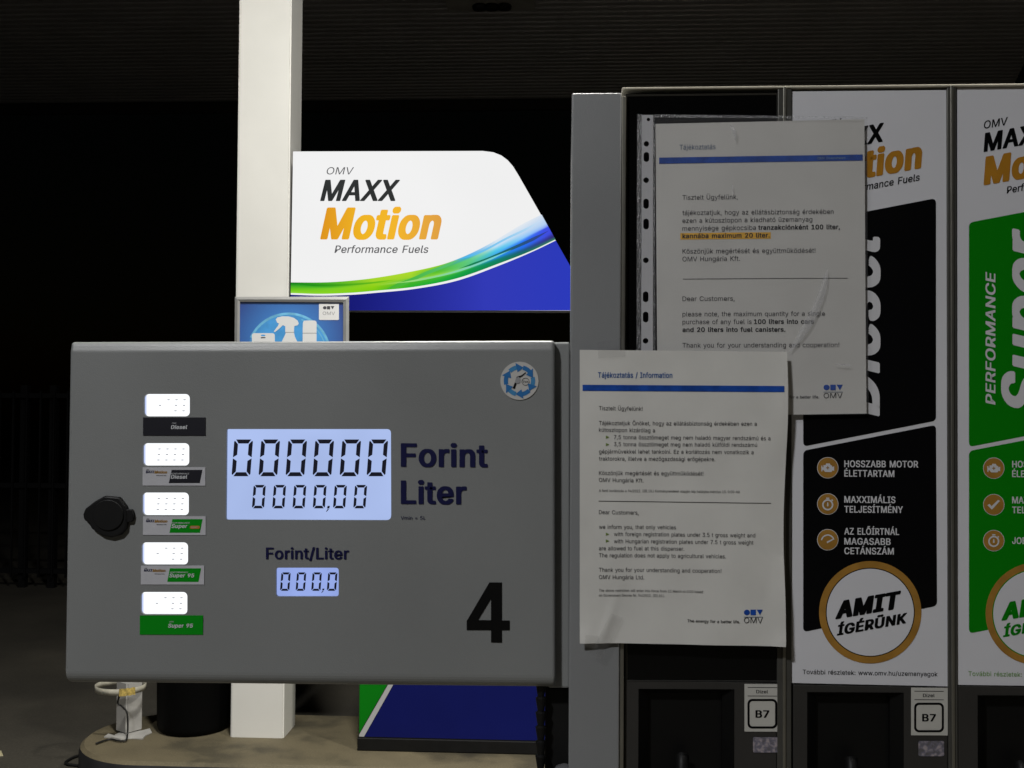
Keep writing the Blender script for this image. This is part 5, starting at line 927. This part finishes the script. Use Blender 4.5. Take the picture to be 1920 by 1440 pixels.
def fuel_panel(quad, col, name, map_, txtcol, amit, lines, icons, label, foot):
    po = panel('fuel_panel', quad, WHITEP); po['label'] = label
    M = map_; y1, y2, y3, y4 = YC-.0005, YC-.0008, YC-.0011, YC-.0014
    def MP(pts): return [M(x, y) for x, y in pts]
    mb = MB()
    up_ = rpoly(MP([(1506, 419.5), (1755, 371.5), (1755, 788.8), (1506, 837.3)]), [9, 10, 8, 9])
    lo_ = rpoly(MP([(1506, 845), (1755, 796.6), (1757, 1136), (1506, 1185)]), [9, 9, 9, 9])
    mb.poly(up_, y1, col); mb.poly(lo_, y1, col); mb.build('colour_field', po)
    def TT(s, x0, ya, x1, yb, cap, m, Y, up=None, **k):
        a, b = M(x0, ya); c, d = M(x1, yb); T(mb, s, a, b, c, d, cap, m, Y, up=up, **k)
    mb = MB()
    TT('OMV', 1533, 244, 1576.5, 236.4, 15, INKBLK, y1, up=(1.5, -15), bold=.01); mb.build('black_lettering', po); mb = MB()
    TT('MAXX', 1533, 287.5, 1655, 265.5, 36, INKBLK, y1, up=(3, -36), bold=.035); mb.build('black_lettering', po); mb = MB()
    TT('Performance Fuels', 1576, 365.3, 1724, 338.4, 13.4, INKBLK, y1, up=(1.2, -13.4), bold=.014)
    mb.build('black_lettering', po)
    mb = MB(); TT('Motion', 1533, 350, 1727, 315.3, 54, INKORANGE, y1, up=(4, -54), bold=.05, res=6); mb.build('orange_lettering', po)
    mb = MB()
    TT(name, 1649.5, 781, 1650, 445, 84, INKWHITE, y2, up=(-84, -20), bold=.036, res=6); mb.build('grade_lettering', po); mb = MB()
    TT('PERFORMANCE', 1555, 759, 1555, 515, 18, INKWHITE, y2, up=(-18.4, -4), bold=.022)
    mb.build('grade_lettering', po)
    mb = MB()
    for q, (s, x0, x1, yb) in enumerate(lines):
        TT(s, x0, yb, x1, yb+.9, 12.6, INKWHITE, y2, bold=.022)
        if q+1 == len(lines) or lines[q+1][3]-yb > 25: mb.build('claim_lettering', po); mb = MB()

    for kind, iy in icons:
        mb = MB(); cx, cy = M(1552, iy)
        mb.poly(circ(cx, cy, 20, 36), y2, INKWHITE); mb.poly(circ(cx, cy, 19, 36), y3, INKGOLD)
        if kind == 'engine':
            mb.poly([(cx+a, cy+b) for a, b in ((-8, -5), (-4, -5), (-3, -8), (4, -8), (5, -5), (8, -4), (9, -1), (12, -3), (12, 6), (9, 5), (7, 8), (-5, 8), (-8, 4), (-10, 4), (-10, 7), (-12, 7), (-12, -4), (-10, -4), (-10, -1), (-8, -1))], y4, INKWHITE)
            mb.poly([(cx-3, cy-.7), (cx+3, cy-.7), (cx+3, cy+.8), (cx-3, cy+.8)], y4-.0003, INKGOLD); mb.poly([(cx-.7, cy-3), (cx+.8, cy-3), (cx+.8, cy+3), (cx-.7, cy+3)], y4-.0005, INKGOLD)
        elif kind == 'watch':
            ringpoly(mb, cx, cy+1.5, 10.5, 7.6, y4, INKWHITE, 28); mb.poly([(cx-3, cy-12), (cx+3, cy-12), (cx+3, cy-9.6), (cx-3, cy-9.6)], y4, INKWHITE)
            mb.poly([(cx-.9, cy-3), (cx+.9, cy-3), (cx+1.6, cy+3), (cx, cy+5), (cx-1.6, cy+3)], y4, INKWHITE); mb.poly([(cx+8, cy-9), (cx+10.5, cy-7), (cx+9, cy-5.5), (cx+6.5, cy-7.5)], y4, INKWHITE)
        elif kind == 'gauge':
            ringpoly(mb, cx, cy+3, 13, 10.6, y4, INKWHITE, 24, 190, 345); mb.poly([(cx-2, cy+3.5), (cx+9, cy-1.5), (cx+10, cy+.5), (cx-1, cy+6.5)], y4, INKWHITE)
        else:
            mb.poly([(cx-12, cy+1), (cx-8, cy-1.5), (cx-4, cy+3), (cx+8, cy-9), (cx+11.5, cy-7), (cx-3.5, cy+9.5)], y4, INKWHITE)
        mb.build('icon', po)
    mb = MB(); cx, cy = M(1631.7, 1148)
    ringpoly(mb, cx, cy, 96, 83.5, y2, INKGOLD, 72); ringpoly(mb, cx, cy, 83.5, 81.7, y2, col, 72); mb.poly(circ(cx, cy, 81.7, 72), y2, WHITEP)
    TT('AMIT', 1566, 1161.5, 1684.5, 1141.2, 34, amit, y4, up=(5, -34), bold=.06); TT('ÍGÉRÜNK', 1569, 1192, 1698.5, 1168.6, 20, amit, y4, up=(2.4, -20), bold=.045)
    mb.build('promise_badge', po)
    mb = MB(); TT('További részletek: www.omv.hu/uzemanyagok', 1505, 1263.8, 1758, 1268.2, 8.4, foot, y1, bold=.008); mb.build('web_address', po)
    return po
fuel_panel([(1485, 171.5), (1776.5, 168.8), (1778.5, 1287), (1484, 1280.5)], INKBLK, 'Diesel', lambda x, y: (x, y), INKWHITE, INKBLK,
    [('HOSSZABB MOTOR', 1583, 1721.5, 875.8), ('ÉLETTARTAM', 1583, 1677, 893.6), ('MAXXIMÁLIS', 1583, 1679, 942.6), ('TELJESÍTMÉNY', 1583, 1693, 961),
     ('AZ ELŐÍRTNÁL', 1583, 1686, 1002.3), ('MAGASABB', 1583, 1670, 1021), ('CETÁNSZÁM', 1583, 1676, 1039)],
    [('engine', 877), ('watch', 945), ('gauge', 1012)], 'white panel with a black Diesel field', INKBLK)
m3 = lambda x, y: (1794+(x-1484)*1.012+.5, y-2.2+(y-419)*.0065 if y > 419 else y-2.2)
fuel_panel([(1795, 165), (2082, 162), (2082, 1288), (1795, 1284)], INKGREEN, 'Super', m3, INKWHITE, INKGREEN,
    [('HOSSZABB MOTOR', 1586, 1721.5, 875.8), ('ÉLETTARTAM', 1586, 1677, 893.6), ('MAXXIMÁLIS', 1586, 1679, 942.6), ('TELJESÍTMÉNY', 1586, 1693, 961), ('JOBB', 1586, 1622, 1018)],
    [('engine', 877), ('check', 945), ('watch', 1012)], 'white panel with a green Super field', INKLIME)

# ---- nozzles resting in the bays (only their tops reach into the picture)
NZ = mat('nozzle_black', (.006, .006, .006), .5, 0, .1, 30, spec=.2)
def nozzle(x, lab):
    t = thing('fuel_nozzle', (x, YC-.02, .95), lab, 'fuel nozzle', 'nozzles hanging in the dispenser bays')
    z = .955; mb = MB()
    mb.tube([(x-.02, YC-.035, z-.05), (x-.016, YC-.03, z), (x-.010, YC-.022, z+.05), (x-.006, YC-.006, z+.085)], [.019, .021, .018, .010], NZ, 16); mb.build('nozzle_body', t)
    mb = MB(); mb.tube(smooth_pts([Vector(v) for v in ((x-.008, YC-.016, z+.07), (x-.006, YC-.004, z+.10), (x-.005, YC+.004, z+.11))]), .010, NZ, 12); mb.build('spout', t)
    mb = MB(); mb.tube(smooth_pts([Vector(v) for v in ((x-.02, YC-.05, z-.04), (x-.022, YC-.085, z-.02), (x-.02, YC-.085, z+.03), (x-.012, YC-.045, z+.045))]), .005, NZ, 8); mb.build('trigger_guard', t)
nozzle(n1, 'black fuel nozzle in the bay under the blank black panel'); nozzle(n2, 'black fuel nozzle in the bay under the Diesel panel'); nozzle(n3, 'black fuel nozzle in the bay under the green panel')

# ------------------------------------------------------------------ notices
def gauss(x, c, s): return math.exp(-((x-c)/s)**2)
YS1 = 1.6445                                   # sheet in the sleeve
def d1(x, y): return .0016*math.sin((x-1230)/95.0+.6)*math.sin((y-230)/170.0) + .0010*math.sin((x+y)/140)
n1_ = thing('paper_notice', (P(1425, 780, YS1).x, YS1, P(1425, 780, YS1).z), 'white notice with an orange highlighted line inside the punched plastic sleeve', 'notice', 'notices on the dispenser')
mb = MB(); sheet(mb, [(1229, 232), (1620.5, 223.5), (1625, 775.5), (1233, 781)], YS1, PAPER2, d1); mb.build('sheet', n1_)
Yt = YS1-.0007
mb = MB(); strip(mb, 1236, 295.3, 1617.5, 289.6, 11.6, 11.4, INKBLUE, Yt, d1, 60); T(mb, 'OMV Downstream', 1533, 299, 1585, 298.2, 4.6, mat('ink_pale', (.16, .26, .42), .5), Yt-.0005, disp=d1); mb.build('header_bar', n1_)
mb = MB(); T(mb, 'Tájékoztatás', 1274, 280.6, 1341.8, 279.4, 9.4, INKHEAD2, Yt, disp=d1, bold=.006); mb.build('heading', n1_)
mb = MB(); strip(mb, 1275.5, 437.3, 1445, 435.6, 12.2, 12.2, HILITE, YS1-.0004, d1, 20); mb.build('highlight', n1_)
mb = MB()
def L1(s, x1, y0, y1, b=.004, x0=1279.3, cap=8.8, m=INKL): T(mb, s, x0, y0, x1, y1, cap, m, Yt, disp=d1, bold=b)
BD = .028
L1('Tisztelt Ügyfelünk,', 1383, 374.8, 373.6)
L1('tájékoztatjuk, hogy az ellátásbiztonság érdekében', 1563, 403.6, 401); L1('ezen a kútoszlopon a kiadható üzemanyag', 1523, 418.4, 415.4)
L1('mennyisége gépkocsiba', 1417, 433, 431.2); L1('tranzakciónként 100 liter,', 1575, 431.2, 429.6, BD, 1421.2, m=INK); L1('kannába maximum 20 liter.', 1443, 447.2, 445.6, BD, m=INK)
L1('Köszönjük megértését és együttműködését!', 1529, 475.8, 474); L1('OMV Hungária Kft.', 1387, 490.4, 489.4)
L1('Dear Customers,', 1377, 564.8, 564.2); L1('please note, the maximum quantity for a single', 1547, 593.6, 592.2)
L1('purchase of any fuel is', 1409, 608.2, 607.6); L1('100 liters into cars', 1526, 607.6, 607, BD, 1413.2, m=INK); L1('and 20 liters into fuel canisters.', 1472.5, 622.8, 622, BD, m=INK)
L1('Thank you for your understanding and cooperation!', 1574, 652, 650.8); L1('The energy for a better life.', 1536, 747.4, 747, .014, 1437, 5.6)
strip(mb, 1280, 523, 1590, 520.8, .9, .9, INKL, Yt, d1)
mb.build('body_text', n1_)
mb = MB(); emblem(mb, 1544.3, 721.2, 1580.5, 731.6, INKBLUE, Yt, d1, 734.6, INKHEAD2); T(mb, 'OMV', 1544.5, 746.6, 1580, 746.4, 9.6, INK, Yt, disp=d1); mb.build('emblem', n1_)

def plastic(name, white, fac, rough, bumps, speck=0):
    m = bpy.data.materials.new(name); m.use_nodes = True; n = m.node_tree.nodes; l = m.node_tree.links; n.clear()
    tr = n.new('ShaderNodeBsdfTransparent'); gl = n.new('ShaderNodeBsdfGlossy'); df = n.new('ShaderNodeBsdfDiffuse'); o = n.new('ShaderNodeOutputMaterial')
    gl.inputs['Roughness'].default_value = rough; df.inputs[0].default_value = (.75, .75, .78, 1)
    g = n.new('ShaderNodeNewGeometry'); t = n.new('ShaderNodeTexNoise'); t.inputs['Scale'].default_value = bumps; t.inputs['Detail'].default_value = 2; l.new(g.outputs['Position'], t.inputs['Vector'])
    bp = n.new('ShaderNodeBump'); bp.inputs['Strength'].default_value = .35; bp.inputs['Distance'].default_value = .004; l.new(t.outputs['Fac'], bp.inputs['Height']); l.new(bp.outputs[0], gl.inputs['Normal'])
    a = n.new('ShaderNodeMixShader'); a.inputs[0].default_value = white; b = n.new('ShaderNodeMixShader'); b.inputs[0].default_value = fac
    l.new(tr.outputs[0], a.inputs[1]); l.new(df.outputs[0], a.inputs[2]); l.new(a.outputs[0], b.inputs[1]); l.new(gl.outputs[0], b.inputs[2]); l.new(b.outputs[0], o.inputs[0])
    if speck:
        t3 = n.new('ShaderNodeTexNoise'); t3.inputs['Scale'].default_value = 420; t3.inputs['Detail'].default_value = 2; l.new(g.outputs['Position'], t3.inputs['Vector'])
        r3 = n.new('ShaderNodeMapRange'); r3.inputs[1].default_value = .5; r3.inputs[2].default_value = .7; r3.inputs[3].default_value = white; r3.inputs[4].default_value = speck  # glints painted as white specks on the seams and glare strips
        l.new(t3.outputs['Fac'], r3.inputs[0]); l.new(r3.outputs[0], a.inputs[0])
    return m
CLEAR = plastic('clear_sleeve', .05, .075, .16, 26); BAND = plastic('sleeve_band', .62, .05, .25, 40); WELD = plastic('sleeve_weld', .03, .08, .2, 700, .34); GLARE = plastic('sleeve_glare', .24, .06, .4, 60, .36)
YSL = YS1-.0055
def dsl(x, y):
    xc = 1545-(y-515)*.28-((max(0, y-560))*.004)**2*30      # slight ridge along the long painted glare streak, lower right
    r = .0045*math.exp(-((x-xc)/7.0)**2)*max(0, math.sin(math.pi*min(1, max(0, (y-505)/160.0))))
    return d1(x, y)*.5+r*.12+.0012*math.sin(x/37+y/91)
sl = thing('plastic_sleeve', (P(1410, 780, YSL).x, YSL, P(1410, 780, YSL).z), 'clear punched plastic sleeve taped over the dispenser panels', 'plastic sleeve')
mb = MB(); sheet(mb, [(1227.5, 214), (1626, 219), (1628.5, 777), (1229.5, 782)], YSL, CLEAR, dsl, 110, 130)
mb.build('pocket', sl)
# the punched band, holes cut as real gaps
mb = MB(); holes = [(1212, 269.7, 5, 5), (1212, 294.3, 5.2, 9.2), (1211.5, 337.8, 5.2, 5.2), (1211.4, 382, 5.3, 9.4), (1211.4, 420, 5.3, 10), (1211, 488, 5.2, 5.2), (1210.6, 556.5, 5.3, 10), (1210.6, 594.4, 5.3, 10), (1210.5, 639, 5.2, 5.2)]
holes += [(1210, 690, 5.3, 10), (1210, 735, 5.2, 5.2)]
def hole_band(y0, y1, h):
    cx, cy, rx, ry = h; n = 28; out = []; inn = []
    xl, xr = 1203.2-(y0-214)*.002, 1224.4-(y0-214)*.001
    for i in range(n):
        g = 2*math.pi*i/n; c, s = math.cos(g), math.sin(g)
        if ry > rx+1: inn.append((cx+rx*c, cy+(ry-rx)*(1 if s > 1e-6 else -1 if s < -1e-6 else 0)+rx*s))
        else: inn.append((cx+rx*c, cy+ry*s))
        k = min(((xr-cx) if c > 0 else (cx-xl))/max(1e-6, abs(c)), ((y1-cy) if s > 0 else (cy-y0))/max(1e-6, abs(s)))
        out.append((cx+k*c, cy+k*s))
    for a, b in ((xl, y0), (xr, y0), (xr, y1), (xl, y1)):       # snap the nearest fan points to the corners
        j = min(range(n), key=lambda q: (out[q][0]-a)**2+(out[q][1]-b)**2); out[j] = (a, b)
    vs = [P(x, y, YSL-.0005) for x, y in out+inn]
    mb.add(vs, [[i, (i+1) % n, n+(i+1) % n, n+i] for i in range(n)], BAND)
bounds = [215.5]+[(holes[i][1]+holes[i+1][1])/2 for i in range(len(holes)-1)]+[781]
h0 = (1215.8, 224, 3.2, 3.2)
bounds = [215.5, 245]+bounds[1:]
for i, h in enumerate([h0]+holes): hole_band(bounds[i], bounds[i+1], h)
mb.build('punched_band', sl)
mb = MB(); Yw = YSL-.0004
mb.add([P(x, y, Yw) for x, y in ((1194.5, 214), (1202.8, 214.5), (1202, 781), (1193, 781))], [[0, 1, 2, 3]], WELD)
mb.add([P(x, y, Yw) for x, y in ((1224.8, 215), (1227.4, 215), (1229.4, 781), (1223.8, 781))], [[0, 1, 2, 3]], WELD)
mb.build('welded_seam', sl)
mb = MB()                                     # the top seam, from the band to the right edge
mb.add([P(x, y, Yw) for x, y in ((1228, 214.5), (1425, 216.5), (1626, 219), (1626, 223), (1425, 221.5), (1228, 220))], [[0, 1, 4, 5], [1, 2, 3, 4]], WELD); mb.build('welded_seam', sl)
def glare_streak(pts):                              # lamp glare painted as whitish strips on the sleeve, standing a little proud
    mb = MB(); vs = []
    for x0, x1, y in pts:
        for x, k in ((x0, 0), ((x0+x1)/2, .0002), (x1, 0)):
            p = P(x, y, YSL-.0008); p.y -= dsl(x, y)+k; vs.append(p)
    mb.add(vs, [[i*3+k, i*3+k+1, i*3+k+4, i*3+k+3] for i in range(len(pts)-1) for k in (0, 1)], GLARE, True); mb.build('glare_streak', sl)
glare_streak([(1551, 1551.6, 503), (1546, 1553, 516), (1540, 1552, 535), (1532, 1547, 556), (1524, 1540, 575), (1514, 1531, 594), (1504, 1522, 612), (1495, 1509, 630), (1486, 1496, 646), (1481, 1484, 658)])
glare_streak([(1368, 1369, 234), (1370, 1378, 240), (1373, 1381, 248), (1376, 1381, 256), (1378, 1379, 264)])
glare_streak([(1372, 1373, 345), (1372, 1375, 352), (1374, 1376, 360), (1375, 1375.5, 366)])
glare_streak([(1562, 1590, 682.5), (1568, 1594, 684.5), (1585, 1595, 686)])

YS2 = 1.6285
def d2(x, y):
    u = (x-1087)/385; v = (y-656)/552
    z = .0014*math.sin(x/52+.4)*min(1, max(0, v*1.4)) + .0011*math.sin(y/120+x/150)
    z += .0005*math.sin(x/19+y/63)*min(1, v*2)
    z += .0035*gauss(x, 1478, 26)*max(0, math.sin(v*9.0))        # wavy right edge
    z += .004*gauss(x, 1092, 30)*gauss(y, 1206, 26) + .004*gauss(x, 1472, 22)*gauss(y, 1212, 26)
    z += .0016*math.exp(-((x-(1165-(y-1090)*.33))/9.0)**2)*max(0, min(1, (y-1080)/90))      # crease running to the lower left corner
    return z
def e2(u, v, q):
    x = q.x+(2.6*math.sin(v*8.0)*max(0, u-.9)*10 if u > .9 else 0); return Vector((x, q.y))
n2_ = thing('paper_notice', (P(1280, 1210, YS2).x, YS2, P(1280, 1210, YS2).z), 'bare white bilingual notice taped over the side post, in front of the sleeve', 'notice', 'notices on the dispenser')
mb = MB(); sheet(mb, [(1087, 656), (1475.5, 659.5), (1469.8, 1211.5), (1087, 1205.5)], YS2, PAPER, d2, 90, 120, e2); mb.build('sheet', n2_)
Yt = YS2-.0008
mb = MB(); strip(mb, 1092.3, 721.4, 1470, 723.8, 11.3, 11.3, INKBLUE, Yt, d2, 60); mb.build('header_bar', n2_)
mb = MB(); T(mb, 'Tájékoztatás / Information', 1121, 708, 1260.5, 708.6, 10, INKHEAD, Yt, disp=d2, bold=.014); mb.build('heading', n2_)
mb = MB()
def L2(s, x1, y0, y1=None, x0=1123, cap=7.6, b=.006, m=INKL): T(mb, s, x0, y0, x1, y1 if y1 else y0+1.2, cap, m, Yt, disp=d2, bold=b)
L2('Tisztelt Ügyfelünk!', 1204.6, 769); L2('Tájékoztatjuk Önöket, hogy az ellátásbiztonság érdekében ezen a', 1419, 797, 798.4); L2('kútoszlopon kizárólag a', 1228, 809.6)
L2('7,5 tonna össztömeget meg nem haladó magyar rendszámú és a', 1444.6, 823.4, 825.6, 1151); L2('3,5 tonna össztömeget meg nem haladó külföldi rendszámú', 1419.6, 836.6, 838, 1151)
L2('gépjárművekkel lehet tankolni. Ez a korlátozás nem vonatkozik a', 1413, 850.2, 851.6); L2('traktorokra, illetve a mezőgazdasági erőgépekre.', 1341, 863.6)
L2('Köszönjük megértését és együttműködését!', 1318.7, 890.6); L2('OMV Hungária Kft.', 1206.6, 903.6)
L2('A fenti korlátozás a 94/2022. (III.10.) Kormányrendelet alapján lép hatályba március 13. 0:00-tól', 1387, 922.2, 924.6, cap=4.8)
L2('Dear Customers,', 1197.5, 964); L2('we inform you, that only vehicles', 1267.5, 991.6)
L2('with foreign registration plates under 3.5 t gross weight and', 1416, 1005.2, 1007.6, 1151); L2('with Hungarian registration plates under 7.5 t gross weight', 1412.5, 1018.6, 1021, 1151)
L2('are allowed to fuel at this dispenser.', 1283, 1031.8); L2('The regulation does not apply to agricultural vehicles.', 1361, 1045, 1047)
L2('Thank you for your understanding and cooperation!', 1352.5, 1072.2, 1074.4); L2('OMV Hungária Ltd.', 1208, 1085.8)
L2('The above restriction will enter into force from 13 March at 0:00 based', 1318, 1109.4, 1112, cap=4.8); L2('on Government Decree Nr. 94/2022. (III.10.).', 1247, 1118.6, 1119.8, cap=4.8)
L2('The energy for a better life.', 1387, 1167, 1168.4, 1288.7, 5.6, .016, INK)
strip(mb, 1122.5, 939, 1446, 943.2, 1.0, 1.0, INK, Yt, d2)
for y in (819.2, 833, 1001.2, 1014):
    q = []
    for a, b in ((1136, y-3), (1142.6, y), (1136, y+3)):
        p = P(a, b+.4, Yt); p.y -= d2(a, b); q.append(p)
    mb.add(q, [[0, 1, 2]], BULLET)
mb.build('body_text', n2_)
mb = MB(); emblem(mb, 1394.6, 1143, 1430, 1153.2, INKBLUE, Yt, d2, 1156.2, INKHEAD2); T(mb, 'OMV', 1394.8, 1168, 1430, 1168.4, 10.4, INK, Yt, disp=d2); mb.build('emblem', n2_)
# clear tape on the corners
TAPEC = plastic('clear_tape', .025, .08, .14, 70)
def tape(pts, amp=.0008):
    mb = MB(); vs = []; nx = 16; A, B, C, D = [Vector(p) for p in pts]
    for i in range(nx+1):
        u = i/nx
        for q in (A*(1-u)+B*u, D*(1-u)+C*u):
            p = P(q.x, q.y, YS2-.0035); p.y += -max(0, d2(q.x, q.y) if 656 < q.y < 1208 else 0)+.001*math.sin(i*2.3); vs.append(p)
    mb.add(vs, [[2*i, 2*i+1, 2*i+3, 2*i+2] for i in range(nx)], TAPEC, True); mb.build('tape', n2_)
tape([(1146, 1150), (1168, 1158), (1128, 1238), (1106, 1226)]); tape([(1098, 1190), (1124, 1192), (1120, 1216), (1096, 1212)])
tape([(1120, 642), (1170, 632), (1172, 668), (1122, 672)])
